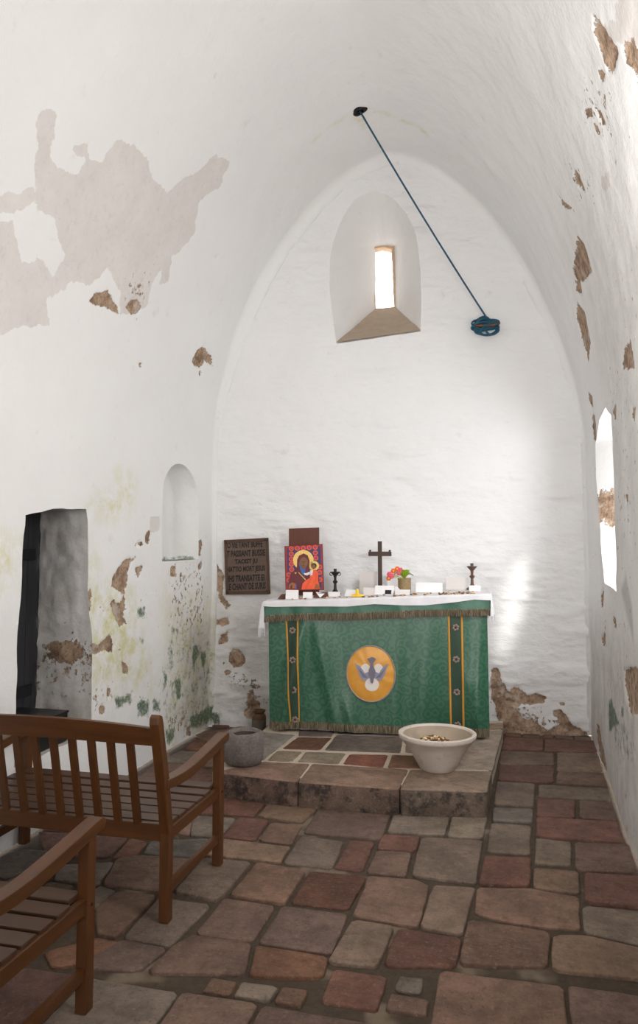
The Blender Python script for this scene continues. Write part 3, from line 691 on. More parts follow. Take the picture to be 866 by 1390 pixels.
# courses of the same paving where the photograph shows nothing
yy = 1.2
def clear(P):
    pts = resample(P, .06); pts = np.concatenate([pts, [np.mean(P, 0)]])
    for w in world_polys+[plat]:
        lo, hi = w.min(0)-.1, w.max(0)+.1
        if (pts.max(0) < lo).any() or (pts.min(0) > hi).any(): continue
        if (sdf(w, pts)[0] < .004).any(): return False
        if (sdf(P, w)[0] < .004).any(): return False
    return True
for rowset in ((.36, .26, .50), (.2, .14, .26), (.11, .09, .15)):
    yy = 1.3
    while yy < 6.7:
        h = random.uniform(.8, 1.15)*rowset[0]; x = XL+.01
        while x < XR-.03:
            w = random.uniform(rowset[1], rowset[2]); x2 = min(x+w, XR-.01)
            P = np.array([(x, yy), (x2, yy), (x2, yy+h), (x, yy+h)])
            placed_here = x2 >= XR-.011
            if x2-x > .06 and clear(P):
                placed_here = True
                world_polys.append(P); stone(b, cols, P, random.uniform(-.003, .004), jit(random.choice([GREY, GB, BR, RED, BR])), gap=.004)
            x = x2+.006
            if rowset[0] < .3 and not placed_here: x = x2-w*.6
        yy += h*(.5 if rowset[0] < .3 else 1)+.006
o = b.build('floor', M['flag'], smooth=50); 
cols = np.array(cols)
n0 = len(o.data.vertices); colors(o, cols); struct(o)
b = MB(); xs = np.linspace(-3.1, 1.1, 120); ys = np.linspace(-2.6, 7.1, 240); Gx, Gy = np.meshgrid(xs, ys, indexing='ij'); G = np.stack([Gx, Gy, Gx*0], -1)
G[..., 2] = -.014+.005*fbm(G, 6, 3, 81); b.grid(G); b.build('floor_bed', M['joint'], o, smooth=True)

# ------------------------------------------------------------------ raised platform under the altar
PZ = .15
pf = lambda x, yy: fl(x, yy, PZ)[:2]
root = thing('stone_platform', 'low stone step with paved top carrying the green-draped altar', 'platform', (-1.05, 5.4, 0))
P1 = [pf(*p) for p in [(290, 1048), (356, 1033), (422, 1036), (403, 1061)]]; P2 = [pf(*p) for p in [(423, 1036), (555, 1044), (541, 1071), (404, 1061)]]; P3 = [pf(*p) for p in [(556, 1044), (668, 1046), (661, 1075), (542, 1071)]]
fl_, fr_ = np.array(P1[0]), np.array(P3[2])
bl_, br_ = pf(343, 990), pf(684, 981)
core = [(-1.88, 4.66), (-.235, 4.725), (-.16, 6.5), (-1.93, 6.35)]
b = MB(); b.prism(core, 2, -.03, PZ-.005); core_o = b.build('platform_core', M['mortar'])
b = MB(); cols = []
for P, rgb in ((P1, (160, 128, 112)), (P2, (158, 132, 116)), (P3, (156, 136, 120))): stone(b, cols, P, PZ, jit(rgb), gap=.001, drop=.165, bev=.014, tilt=.001, rough=.004)
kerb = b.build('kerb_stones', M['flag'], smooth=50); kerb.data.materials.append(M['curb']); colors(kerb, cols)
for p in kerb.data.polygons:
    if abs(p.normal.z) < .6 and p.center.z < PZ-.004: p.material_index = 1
b = MB(); cols = []
for pts, rgb in [([(345,992),(402,997),(358,1032),(300,1030)], (150,142,134)), ([(403,1000),(452,1001),(435,1018),(382,1016)], DRED), ([(456,997),(548,1000),(545,1022),(439,1018)], (118,106,97)),
                 ([(376,1018),(412,1020),(398,1034),(361,1032)], (164,146,124)), ([(414,1020),(471,1022),(460,1037),(402,1034)], (162,146,126)), ([(473,1023),(528,1024),(521,1042),(464,1037)], (140,90,78)),
                 ([(531,1024),(585,1026),(578,1043),(524,1042)], ORG), ([(549,1002),(684,990),(670,1045),(582,1043),(590,1024),(549,1021)], (158,142,126)), ([(405,990),(455,992),(452,1000),(404,999)], (124,116,116)), ([(458,990),(552,992),(550,1000),(456,996)], (124,116,116)),
                 ([(556,990),(683,980),(684,989),(552,1001)], (158,142,126))]:
    stone(b, cols, [pf(*p) for p in pts], PZ, jit(rgb), gap=.006, drop=.03, bev=.006, tilt=.0005, rough=.0015)
pav = b.build('paving', M['flag'], smooth=50); colors(pav, cols)
wparts(root, [core_o, kerb, pav])

# ------------------------------------------------------------------ altar
AA = fl(366, 990, PZ); AB = fl(666, 1002, PZ); ang = math.atan2(AB[1]-AA[1], AB[0]-AA[0]); ux = np.array([math.cos(ang), math.sin(ang), 0]); vy = np.array([-math.sin(ang), math.cos(ang), 0])
AL = np.linalg.norm(AB-AA)
def alt(lx, ly, z): return np.array([AA[0], AA[1], 0])+ux*lx+vy*ly+np.array([0, 0, z])
def onfront(px, py, ly=0.0):
    p = at(px, py, alt(0, ly, 0), vy); return (p-AA)@ux, p[2]
zl, zr = onfront(350, 818)[1]+.012, onfront(666, 807)[1]+.006
def ztop(lx): return zl+(zr-zl)*lx/AL
DEPTH = .58
R_alt = Matrix.Translation((AA[0], AA[1], 0)) @ Matrix.Rotation(ang, 4, 'Z')
root = thing('altar', 'white plastered altar block hidden under green cloth on stone platform', 'altar', (AA[0], AA[1], PZ), ang)
b = MB(); Pg = [(.06, PZ), (AL-.015, PZ), (AL-.0, ztop(AL)-.03), (.03, ztop(0)-.03)]
b.prism(Pg, 1, .02, DEPTH-.02, bev=.01); o = b.build('altar_body', M['plaster']); o.parent = root; o.data.transform(Matrix.Translation((0, 0, -PZ)))
nv = len(o.data.vertices); colors(o, np.zeros((nv, 4)), 'mask'); dd = np.zeros((nv, 4)); dd[:, 1] = [.6 if v.co.z < .3 else 0 for v in o.data.vertices]; colors(o, dd, 'dirt_shade')
b = MB(); b.prism([(-.04, ztop(0)-.032), (AL+.012, ztop(AL)-.032), (AL+.012, ztop(AL)-.006), (-.04, ztop(0)-.006)], 1, -.012, DEPTH, bev=.006); o = b.build('altar_slab', M['sill']); o.parent = root; o.data.transform(Matrix.Translation((0, 0, -PZ)))

# frontal cloth
ridges = [((.19, -.05), (.05, 1.05), .030, .034), ((.24, .1), (.42, 1.1), .05, .016), ((.24, .35), (.33, 1.1), .03, .014), ((.60, -.05), (.58, 1.0), .03, .006), ((.86, .2), (.96, 1.0), .05, .014), ((.97, .0), (.955, 1.0), .03, .016), ((.74, .1), (.68, 1.1), .05, .008)]
def frontal(s, t):
    """s across 0..1, t down 0..1 -> altar-local lx, ly, z"""
    lx0, lx1 = -.012+.02*t, AL-.012+.004*t
    lx = lx0+(lx1-lx0)*s
    zt = ztop(lx)-.03; zb = PZ+.012+.006*np.sin(s*9)
    z = zt+(zb-zt)*t; ly = -.014-.018*t
    for a, b2, w, amp in ridges:
        sc = a[0]+(b2[0]-a[0])*(t-a[1])/(b2[1]-a[1]); x = (s-sc)/w
        ly = ly-1.5*amp*np.clip(t*1.6, 0, 1)*np.exp(-x*x)*(1-.95*np.exp(-((s-.455)/.16)**4-((t-.47)/.32)**4))
    ly = ly-.004*np.sin(s*34+2*t)*t
    return lx, ly, z
def fr_at(px, py, off):
    """point of the cloth surface behind a picture position"""
    s, t = .5, .5
    for _ in range(12):
        lx, ly, z = frontal(s, t); X, Z = onfront(px, py, ly)
        s += (X-lx)/(AL); t -= (Z-z)/.95
    lx, ly, z = frontal(s, t); return alt(lx, ly-off, z), s, t
root = thing('altar_frontal', 'green damask altar frontal with gold dove medallion and fringed top band', 'altar cloth', (AA[0], AA[1], PZ), ang)
parts = []
S, T = np.meshgrid(np.linspace(0, 1, 220), np.linspace(0, .945, 110), indexing='ij'); lx, ly, z = frontal(S, T)
L2W = lambda lx, ly, z: np.array([AA[0], AA[1], 0])+lx[..., None]*ux+ly[..., None]*vy+z[..., None]*np.array([0, 0, 1])
b = MB(); b.grid(L2W(lx, ly, z)); parts.append(b.build('cloth', M['green'], smooth=True))
# hem fringe
S, T = np.meshgrid(np.linspace(0, 1, 900), np.array([.935, .95, .97, .992]), indexing='ij'); lx, ly, z = frontal(S, T)
ly = ly-.004-.003*np.sin(S*AL*520+np.sin(S*97)*2)*(T > .94); z = z-.006*(T > .98)*(.5+.5*fbm(np.stack([S*300, S*0, S*0], -1), 1, 2, 3))
b = MB(); b.grid(L2W(lx, ly, z)); parts.append(b.build('hem_fringe', M['fringe'], smooth=True))
# upper band (superfrontal) with fringe
def band(S, T):
    lx = -.035+(AL+.045)*S; zt = ztop(lx)-.004; h = .150; z = zt-h*T
    wave = .006*np.sin(S*20+1)+.005*np.sin(S*43)+.004*np.sin(S*71+2)
    return lx, -.034-.006*T-wave*np.clip(T, 0, 1), z+.004*np.sin(S*11)*T
S, T = np.meshgrid(np.linspace(0, 1, 260), np.linspace(0, .68, 14), indexing='ij'); b = MB(); b.grid(L2W(*band(S, T))); up_band = b.build('upper_band', M['green2'], smooth=True); parts.append(up_band)
S, T = np.meshgrid(np.linspace(0, 1, 1200), np.array([.64, .68, .72, .85, 1.0]), indexing='ij'); lx, ly, z = band(S, T)
ly = ly-.005-.0035*np.sin(S*AL*560+np.sin(S*83)*2.5)*(T > .7); z = z-.008*(T > .95)*fbm(np.stack([S*260, S*0, S*0], -1), 1, 2, 3)
b = MB(); b.grid(L2W(lx, ly, z)); parts.append(b.build('band_fringe', M['fringe'], smooth=True))
# two vertical bands: brocade, gold braids, rosettes
for xs_t, xs_b in (((388, 404), (395, 406)), ((609, 627), (612, 629))):
    _, sa, _ = fr_at(xs_t[0], 846, 0); _, sb, _ = fr_at(xs_t[1], 846, 0); _, sc_, _ = fr_at(xs_b[0], 980, 0); _, sd_, _ = fr_at(xs_b[1], 980, 0)
    S, T = np.meshgrid(np.linspace(0, 1, 14), np.linspace(.10, .94, 90), indexing='ij')
    sl_ = lambda w, T: (sa+(sb-sa)*w)*(1-T)+(sc_+(sd_-sc_)*w)*T
    lx, ly, z = frontal(sl_(S, T), T); b = MB(); b.grid(L2W(lx, ly-.002, z)); bnd = b.build('ornament_band', M['band'], smooth=True); parts.append(bnd)
    for w in (0, 1):
        ww = np.linspace(-.08, .08, 5)+w; S, T = np.meshgrid(ww, np.linspace(.10, .94, 90), indexing='ij'); lx, ly, z = frontal(sl_(S, T), T)
        pr = .004*(1-((S-w)/.08)**2); b = MB(); b.grid(L2W(lx, ly-.0025-pr, z)); parts.append(b.build('gold_braid', M['goldbraid'], smooth=True))
    for t in (.21, .445, .685, .925):
        b = MB(); c = frontal(sl_(.52, t), t); cw = alt(c[0], c[1]-.005, c[2])
        for k in range(6):
            a = k*math.pi/3+.3; b.ball(cw+ux*.017*math.cos(a)+np.array([0, 0, .017*math.sin(a)]), .011, M['rosegrey'], (1, .4, 1), 1)
        b.ball(cw-vy*.002, .010, M['rosered'], (1, .5, 1), 1); parts.append(b.build('rosette', None, smooth=True))
# medallion
cm, s0_, t0_ = fr_at(503.5, 914, 0); ce, _, _ = fr_at(536.5, 914, 0); ctp, _, _ = fr_at(503.5, 876.5, 0); ra, rb = np.linalg.norm(ce-cm)-.003, abs(ctp[2]-cm[2])
V = []; F = []; NR, NA = 12, 72
for i in range(NR+1):
    r = i/NR
    for k in range(NA):
        a = 2*math.pi*k/NA; puck = .0035*r*r*math.sin(a*9+2*math.sin(a*3))*(1-r*.4); V.append(cm+ux*ra*r*math.cos(a)+np.array([0, 0, rb*r*math.sin(a)])-vy*(.014*(1-r**4)+.013+puck))
for i in range(NR):
    for k in range(NA): F.append((i*NA+k, i*NA+(k+1) % NA, (i+1)*NA+(k+1) % NA, (i+1)*NA+k))
b = MB(); b.add(V, F); med = b.build('medallion', M['goldsatin'], smooth=True); parts.append(med)
b = MB(); b.tube([cm+ux*(ra+.002)*math.cos(a)+np.array([0, 0, (rb+.002)*math.sin(a)])-vy*.016 for a in np.linspace(0, 2*math.pi, 73)[:-1]], .0045, 8, closed=True); cord = b.build('cord_edge', M['silvercord'], smooth=True)
mpx = lambda x, y: (450+x/7.873, 860+y/7.873)
def applique(polys, lift, m, thick=.003):
    b = MB()
    for poly in polys:
        pts = []
        for p in poly:
            w = at(*mpx(*p), cm-vy*(.029+lift), vy); pts.append(w)
        n = len(pts); back = [p+vy*(thick+.004) for p in pts]
        b.add(pts+back, [tuple(range(n))]+[(i, (i+1) % n, n+(i+1) % n, n+i) for i in range(n)], m)
    return b
circ = lambda cx, cy, r, ry=None, n=28: [(cx+r*math.cos(2*math.pi*k/n), cy+(ry or r)*math.sin(2*math.pi*k/n)) for k in range(n)]
dove = []
b = applique([circ(362, 395, 55, 72), circ(500, 395, 55, 72), circ(432, 545, 75, 72)], .0, M['dovewhite']); dove.append(b.build('dove_disc', None))
lw = [(250, 318), (300, 345), (335, 390), (355, 425), (400, 405), (420, 420), (412, 470), (385, 485), (365, 505), (330, 500), (300, 455), (280, 390)]
b = applique([lw], .003, M['dovegrey']); dove.append(b.build('dove_wing', None))
b = applique([[(862-x, y) for x, y in lw]], .003, M['dovegrey']); dove.append(b.build('dove_wing', None))
b = applique([[(380, 270), (405, 262), (432, 252), (455, 260), (475, 275), (448, 318), (445, 345), (470, 400), (465, 450), (450, 490), (446, 520), (432, 535), (418, 520), (412, 480), (395, 440), (398, 390), (415, 345), (413, 320)]], .006, M['dovedark']); dove.append(b.build('dove_body', None))
for sgn in (0, 1):
    feath = []
    for k in range(5):
        q = [(285+k*16, 370+k*18), (291+k*16, 368+k*18), (345+k*10, 470), (340+k*10, 474)]; feath.append([(862-x, y) if sgn else (x, y) for x, y in q])
    b = applique(feath, .0045, M['dovedark'], .001); w_ = b.build('wing_stitching', None); w_['kind'] = 'stuff'; dove.append(w_)
wparts(root, parts+[cord]+dove)
for o in [cord]+dove: o.parent = med
for o in parts:
    if o.name.startswith('gold_braid') or o.name.startswith('rosette'): pass

# white linen over the top
def linen_z(S): return .035+.010*np.sin(S*13+.3)+.006*np.sin(S*29)
nS = 200; rows = []
Sx = np.linspace(0, 1, nS); lxs = -.045+(AL+.062)*Sx
hem = np.interp(Sx, [0, .05, .18, .38, .50, .62, .72, .85, .93, 1], [.022, .030, .034, .046, .034, .050, .056, .040, .026, .036])+.012
for lyv in np.linspace(DEPTH+.01, -.045, 24): rows.append(np.stack([lxs, np.full(nS, lyv), ztop(lxs)+.003+.0015*np.sin(lxs*40+lyv*30)], 1))
for f in np.linspace(.15, 1, 7): rows.append(np.stack([lxs, -.050-.004*np.sin(Sx*40)*f, ztop(lxs)+.002-hem*f], 1))
G = np.array(rows); root = thing('altar_linen', 'white linen cloth laid over the altar top, hanging at both ends', 'tablecloth', (AA[0], AA[1], PZ), ang)
b = MB(); b.grid(L2W(G[..., 0], G[..., 1], G[..., 2])); p1 = b.build('linen_top', M['linen'], smooth=True)
lp = []
for x0, drop, sgn in ((lxs[0], .20, -1), (lxs[-1], .16, 1)):
    py = np.array([-.050, -.044, -.030, .02, .12, DEPTH]); pxo = np.array([-.012, .030, .046, .040, .022, .018]) if sgn < 0 else np.array([-.004, .012, .020, .022, .02, .018])
    tt = np.linspace(0, 1, 90); k_ = np.array([0, .06, .11, .19, .34, 1]); Yp = np.interp(tt, k_, py); Xp = np.interp(tt, k_, pxo)+.006*np.sin(tt*46)
    T, I = np.meshgrid(np.linspace(0, 1, 26), np.arange(90), indexing='ij'); e = np.sqrt(np.clip(T*1.15, 0, 1))
    ye = np.clip(Yp[I], -.045, DEPTH); lx = x0+sgn*Xp[I]*e; ly = ye*(1-e)+Yp[I]*e; z = ztop(x0)+.003-drop*T*(1-.25*tt[I])-.004*np.sin(tt[I]*30)*T
    b = MB(); b.grid(L2W(lx, ly, z)); d = b.build('linen_drop', M['linen'], smooth=True); lp.append(d)
    b = MB()
    for i in range(0, 90, 2):
        q = np.array([lx[-1, i], ly[-1, i], z[-1, i]]); b.tube([alt(q[0], q[1], q[2]+.012), alt(q[0]+random.uniform(-.003, .003), q[1], q[2]-.03), alt(q[0]+random.uniform(-.005, .005), q[1], q[2]-random.uniform(.045, .075))], .0022, 5)
    fr_ = b.build('linen_fringe', M['linen']); fr_['kind'] = 'stuff'; lp.append(fr_)
wparts(root, [p1]+lp)

# ------------------------------------------------------------------ things on the altar
TN = np.cross(ux+np.array([0, 0, (zr-zl)/AL]), vy)
def top(px, py, lo=.04, hi=.52):
    p = at(px, py, alt(0, 0, ztop(0)+.004), TN); ly = float(np.clip((p-AA)@vy, lo, hi)); q = at(px, py, alt(0, ly, 0), vy); lx = (q-AA)@ux
    return alt(lx, ly, ztop(lx)+.0055), lx, ly
def vplane(px, py, base): return at(px, py, base, vy)

# icon panel, leaning a little
IB, ilx, ily = top(411, 803, .34, .34)
inrm = -vy*math.cos(.06)+np.array([0, 0, 1])*math.sin(.06)
ipx = lambda x, y, lift=0.0: at(380+x/13.32, 735+y/13.32, IB+inrm*lift, inrm)
root = thing('icon_panel', 'painted red icon panel of a haloed robed woman holding a child, on the altar', 'icon', IB, ang)
cor = [(80, 85), (765, 45), (795, 880), (100, 890)]
def slab(b, pts, lift, th, m):
    A_ = [ipx(*p, lift) for p in pts]; B_ = [a-inrm*th for a in A_]; n = len(pts)
    b.add(A_+B_, [tuple(range(n)), tuple(range(n, 2*n))[::-1]]+[(i, (i+1) % n, n+(i+1) % n, n+i) for i in range(n)], m)
b = MB(); slab(b, cor, 0, .022, M['ic_maroon']); ip = b.build('panel', None)
b = MB(); lay = [0]
def pl(m, *polys):
    lay[0] += .0006
    for q in polys: slab(b, q, lay[0], .0005, M[m])
pl('ic_red', [(95, 95), (755, 60), (782, 868), (112, 876)])
pl('ic_blue', [(125, 115), (735, 85), (758, 850), (140, 858)])
rings = [(205+i*108, 130-i*6) for i in range(5)]+[(205, 225), (205, 320), (207, 412), (212, 505), (640, 205), (648, 300), (160, 600), (165, 700), (715, 560), (722, 690), (718, 460)]
pl('ic_orange', *[circ(x, yy, 46, 44, 16) for x, yy in rings]); pl('ic_blue', *[circ(x, yy, 24, 22, 14) for x, yy in rings]); pl('ic_pink', *[circ(x, yy, 11, 10, 8) for x, yy in rings])
pl('ic_gold', circ(422, 335, 185, 180, 40), circ(615, 440, 92, 88, 32))
pl('ic_maroon', [(305, 470), (310, 330), (345, 255), (430, 215), (500, 250), (535, 340), (530, 450), (545, 560), (700, 640), (735, 850), (140, 858), (160, 700), (190, 590), (260, 520)])
pl('ic_ltblue', [(345, 400), (375, 310), (430, 280), (480, 310), (500, 380), (470, 480), (440, 600), (400, 590), (365, 500)])
pl('ic_skin', circ(428, 382, 76, 98, 28), [(390, 450), (470, 450), (460, 500), (400, 500)])
pl('ic_dark', [(395, 365), (420, 358), (420, 368), (396, 374)], [(440, 358), (465, 365), (463, 374), (440, 368)], [(425, 370), (432, 370), (436, 405), (424, 405)], [(408, 430), (446, 430), (438, 437), (414, 437)])
pl('ic_robe', [(545, 600), (600, 520), (650, 510), (690, 580), (690, 700), (730, 860), (385, 872), (410, 760), (470, 700), (540, 660)])
pl('ic_orange', [(560, 640), (590, 640), (520, 780), (470, 868), (440, 868), (480, 770)], [(640, 560), (665, 570), (660, 690), (610, 760), (600, 740), (640, 680)])
pl('ic_dark', circ(612, 440, 50, 50, 20)); pl('ic_skin', circ(608, 458, 34, 44, 20))
pl('ic_white', [(430, 572), (480, 570), (540, 545), (545, 590), (490, 615), (445, 605)], [(545, 520), (600, 520), (585, 610), (550, 615)])
pl('ic_ochre', [(150, 850), (165, 780), (220, 740), (285, 760), (300, 850)], [(620, 850), (650, 760), (715, 800), (720, 850)]); pl('ic_maroon', [(185, 850), (195, 790), (225, 790), (220, 850)]); pl('ic_ltblue', [(275, 855), (280, 770), (300, 770), (305, 855)])
pl('ic_gold', [(260, 560), (300, 560), (285, 590)], [(330, 560), (340, 556), (470, 690), (460, 700)])
ipn = b.build('painting', None)
wparts(root, [ip, ipn])
# board behind the icon
BP = alt(ilx, ily+.10, 0); bq = lambda x, y: at(x, y, BP, vy)
root_z = ztop(ilx)+.006
c4 = [bq(392, 717.5), bq(433, 716), bq(433, 780), bq(392, 780)]
b = MB(); A_ = [np.array(c) for c in c4]
for c in A_[2:]: c[2] = root_z
B_ = [a+vy*.018 for a in A_]; b.add(A_+B_, [(0, 1, 2, 3), (7, 6, 5, 4)]+[(i, (i+1) % 4, 4+(i+1) % 4, 4+i) for i in range(4)])
o = b.build('wooden_board', M['walnut']); tag(o, 'plain reddish brown board standing upright behind the icon', 'board'); rebase(o, tuple((A_[2]+A_[3])/2))
# low wooden ledge pieces under the icon
for (x0, x1, yb, h, lab) in ((376, 397, 812, .045, 'short brown wooden block left of the first white card, below the icon'), (424, 446, 811, .045, 'short brown wooden block with pale paper on it, below the icon right side')):
    p0, l0, q0 = top((x0+x1)/2, yb, .10, .10); L = (x1-x0)*5.9/1060
    b = MB(); b.prism([(-L/2, 0), (L/2, 0), (L/2-.012, h*.95), (-L/2+.03, h*.8)], 1, 0, .05, bev=.004)
    o = b.build('wooden_block', M['walnut'], loc=p0); o.rotation_euler.z = ang; tag(o, lab, 'block', 'wooden blocks below the icon')

# candlesticks
def candlestick(px, py, hpx, mat, lab, curls):
    p, lx, ly = top(px, py, .30, .42); h = hpx*6.1/1060; k = h/.205
    root = thing('candlestick', lab, 'candlestick', p, ang, 'pair of candlesticks on the altar')
    b = MB(); b.lathe([(0.001, 0), (.046*k, 0), (.047*k, .006*k), (.040*k, .014*k), (.026*k, .022*k), (.020*k, .032*k), (.013*k, .042*k), (.012*k, .06*k)], 28); b.build('base', mat, root, smooth=40)
    b = MB(); b.lathe([(.011*k, .058*k), (.012*k, .07*k), (.010*k, .085*k), (.018*k, .096*k), (.021*k, .102*k), (.018*k, .108*k), (.010*k, .116*k), (.011*k, .135*k), (.014*k, .15*k)], 24); b.build('stem', mat, root, smooth=40)
    b = MB(); b.lathe([(.013*k, .148*k), (.022*k, .158*k), (.034*k, .172*k), (.040*k, .178*k), (.040*k, .182*k), (.018*k, .178*k), (.012*k, .182*k), (.013*k, .205*k), (.009*k, .205*k), (.009*k, .188*k)], 28); cup = b.build('cup', mat, root, smooth=40)
    if curls:
        for sg in (-1, 1):
            b = MB(); b.tube([(sg*(.030+.014*math.sin(a))*k, 0, (.164+.012*math.cos(a))*k) for a in np.linspace(-.6, 3.6, 14)], .0035*k, 6); b.build('scroll_handle', mat, cup)
candlestick(455, 802, 36, M['bronze'], 'dark candlestick with scrolled cup, standing beside the icon', True)
candlestick(641, 797, 36, M['brassdark'], 'brown candlestick at the right end of the altar', False)

# cross
p, lx, ly = top(516, 799, .34, .34); k = 6.1/1060
root = thing('altar_cross', 'dark wooden standing cross in the middle of the altar', 'cross', p, ang)
H = (797-725)*k
b = MB(); b.box((-.10, -.05, 0), (.06, .05, .016), bev=.003); b.box((-.055, -.035, .0155), (.05, .035, .032), bev=.003); b.build('base', M['darkwood'], root)
b = MB(); b.box((-.0165, -.012, .031), (.0165, .012, H), bev=.002); b.build('upright', M['darkwood'], root)
b = MB(); b.box((-.092, -.0125, H-.118), (.092, .0125, H-.082), bev=.002); arm = b.build('cross_arm', M['darkwood'], root)
for x in (-.078, .078):
    b = MB(); b.ball((x, 0, H-.076), .009, M['bronze'], (1.2, 1, 1), 1); b.build('arm_stud', None, arm)

# flower pot
p, lx, ly = top(549, 801, .26, .26); k = 6.0/1060
root = thing('flower_pot', 'small bark pot with pink and orange flowers beside the cross', 'potted flowers', p, ang)
b = MB(); b.lathe([(.001, 0), (.046, 0), (.050, .02), (.050, .10), (.053, .118), (.046, .118), (.044, .10), (.001, .098)], 28, fn=lambda q, a: q*np.array([1+.05*math.sin(a*3), 1+.05*math.sin(a*3), 1])); b.build('pot', M['potbark'], root, smooth=40)
b = MB()
for k2, (a, L, dr) in enumerate([(2.9, .10, .01), (3.5, .085, -.01), (.2, .07, -.02), (5.2, .075, 0), (4.2, .08, .0), (4.9, .06, .02), (2.4, .07, .02), (.8, .05, .02)]):
    V = []; 
    for i in range(7):
        t = i/6; w = .030*math.sin(math.pi*min(1, t*.92+.05)); cx, cy = L*t*math.cos(a), L*t*math.sin(a)*.6; zz = .112+.05*math.sin(t*2.2)+dr*t
        for sg in (-1, 0, 1): V.append((cx-sg*w*math.sin(a), cy+sg*w*math.cos(a)*.8, zz+(.008 if sg else 0)))
    b.add(V, [(i*3+j, i*3+j+1, i*3+j+4, i*3+j+3) for i in range(6) for j in range(2)])
b.build('leaves', M['leaf'], root, smooth=True)
for i, (dx, dz, m) in enumerate([(-.115, .150, 'pink'), (-.085, .175, 'orange'), (-.055, .190, 'orange'), (-.040, .160, 'pink'), (-.12, .118, 'orange'), (-.03, .182, 'pink'), (-.095, .135, 'pink')]):
    b = MB(); c = np.array([dx, -.02+.01*(i % 3), dz])
    for q in range(6): a = q*math.pi/3; b.ball(c+np.array([.011*math.cos(a), -.004, .011*math.sin(a)]), .011, M[m], (1, .6, 1), 1)
    b.ball(c+np.array([0, -.008, 0]), .008, M['orange' if m == 'pink' else 'yellow'], (1, 1, 1), 1); fo = b.build('flower_head', None, root, smooth=True)
    b = MB(); b.tube([c+np.array([0, .004, 0]), c*.5+np.array([0, 0, .065]), (0, 0, .105)], .0025, 5); b.build('flower_stem', M['leaf'], fo)
p, lx, ly = top(536, 800, .22, .22); b = MB()
bm = bmesh.new(); bmesh.ops.create_icosphere(bm, subdivisions=3, radius=.036)
for v in bm.verts: v.co *= 1+.35*float(fbm(np.array([v.co[:]]), 40, 2, 5)[0]); v.co.z = max(0, v.co.z*.95+.03)
b.frombm(bm); o = b.build('paper_tissue', M['tissue'], loc=p); tag(o, 'crumpled white tissue lying between cross and flower pot', 'tissue')
# little black speaker-like thing tucked at the pot: a dark ring
# yellow star ornament
p, lx, ly = top(485, 807, .05, .07); b = MB(); b.lathe([(.001, 0), (.036, 0), (.042, .009), (.038, .018), (.014, .018), (.012, .05), (.006, .058), (.001, .06)], 20, fn=lambda q, a: q*np.array([1+.22*math.cos(5*a)*(q[2] < .03), 1+.22*math.cos(5*a)*(q[2] < .03), 1]))
o = b.build('yellow_candle', M['yellow'], loc=p, smooth=40); tag(o, 'small yellow star-shaped candle on the white altar cloth', 'candle')

# white cards
def card(x0, x1, y0, y1, ly, tilt, m, lab, rot=0.0, name='paper_card', ink=False, tri=False):
    p, lx, lyy = top((x0+x1)/2, y1, ly, ly); k = np.linalg.norm(p-CAM)/1060
    w, h = (x1-x0)*k, (y1-y0)*k
    b = MB(); R = Matrix.Rotation(-tilt, 4, 'X')
    if tri: b.prism([(-w/2, h), (w/2, h*.8), (0, 0)], 1, 0, .002, R=R)
    else: b.box((-w/2, -.001, 0), (w/2, .001, h/math.cos(tilt)), R=R)
    b.v = [(x, y, z+.001) for x, y, z in b.v]
    o = b.build(name, M[m], loc=p); o.rotation_euler.z = ang+rot; tag(o, lab, 'card', 'cards and papers on the altar')
    if ink:
        b = MB(); b.box((w*.05, -.0022, h*.12), (w*.38, -.0012, h*.62), R=R); b.build('printed_square', M['blackink'], o)
card(387.5, 405, 800, 812, .05, .15, 'card', 'white card propped in front of the icon left corner')
card(411, 424, 803, 811.5, .05, .2, 'card', 'smaller white card propped below the icon middle')
card(428, 441, 801, 809, .09, .3, 'card', 'white triangular paper point below the icon right corner', tri=True)
card(446, 462, 803, 809, .14, 1.0, 'card', 'white paper lying flat in front of dark candlestick', .2)
card(467, 481, 801, 809, .14, .9, 'card', 'white paper lying left of the yellow candle', -.2)
card(493, 509, 797, 807, .16, .5, 'cardgrey', 'greyish card leaning right of the yellow candle')
card(508, 534, 795, 807, .15, .5, 'card', 'white card with black printed square before the cross', -.1, ink=True)
card(488, 512, 771, 799, .50, .1, 'cardgrey', 'pale grey card standing behind and left of the cross')
card(526, 545, 770, 799, .50, .1, 'card', 'white card standing behind the flower pot')
card(565, 600, 789, 802, .24, .2, 'card', 'long white card standing right of the flower pot')
card(606, 632, 783, 799, .44, .15, 'cardgrey', 'large white card standing at the back left of brown candlestick')
card(637, 652, 793, 800, .24, .3, 'card', 'small white card leaning at the foot of brown candlestick')
card(536, 556, 805, 811, .08, 1.2, 'card', 'white slip of paper lying flat at altar front edge')
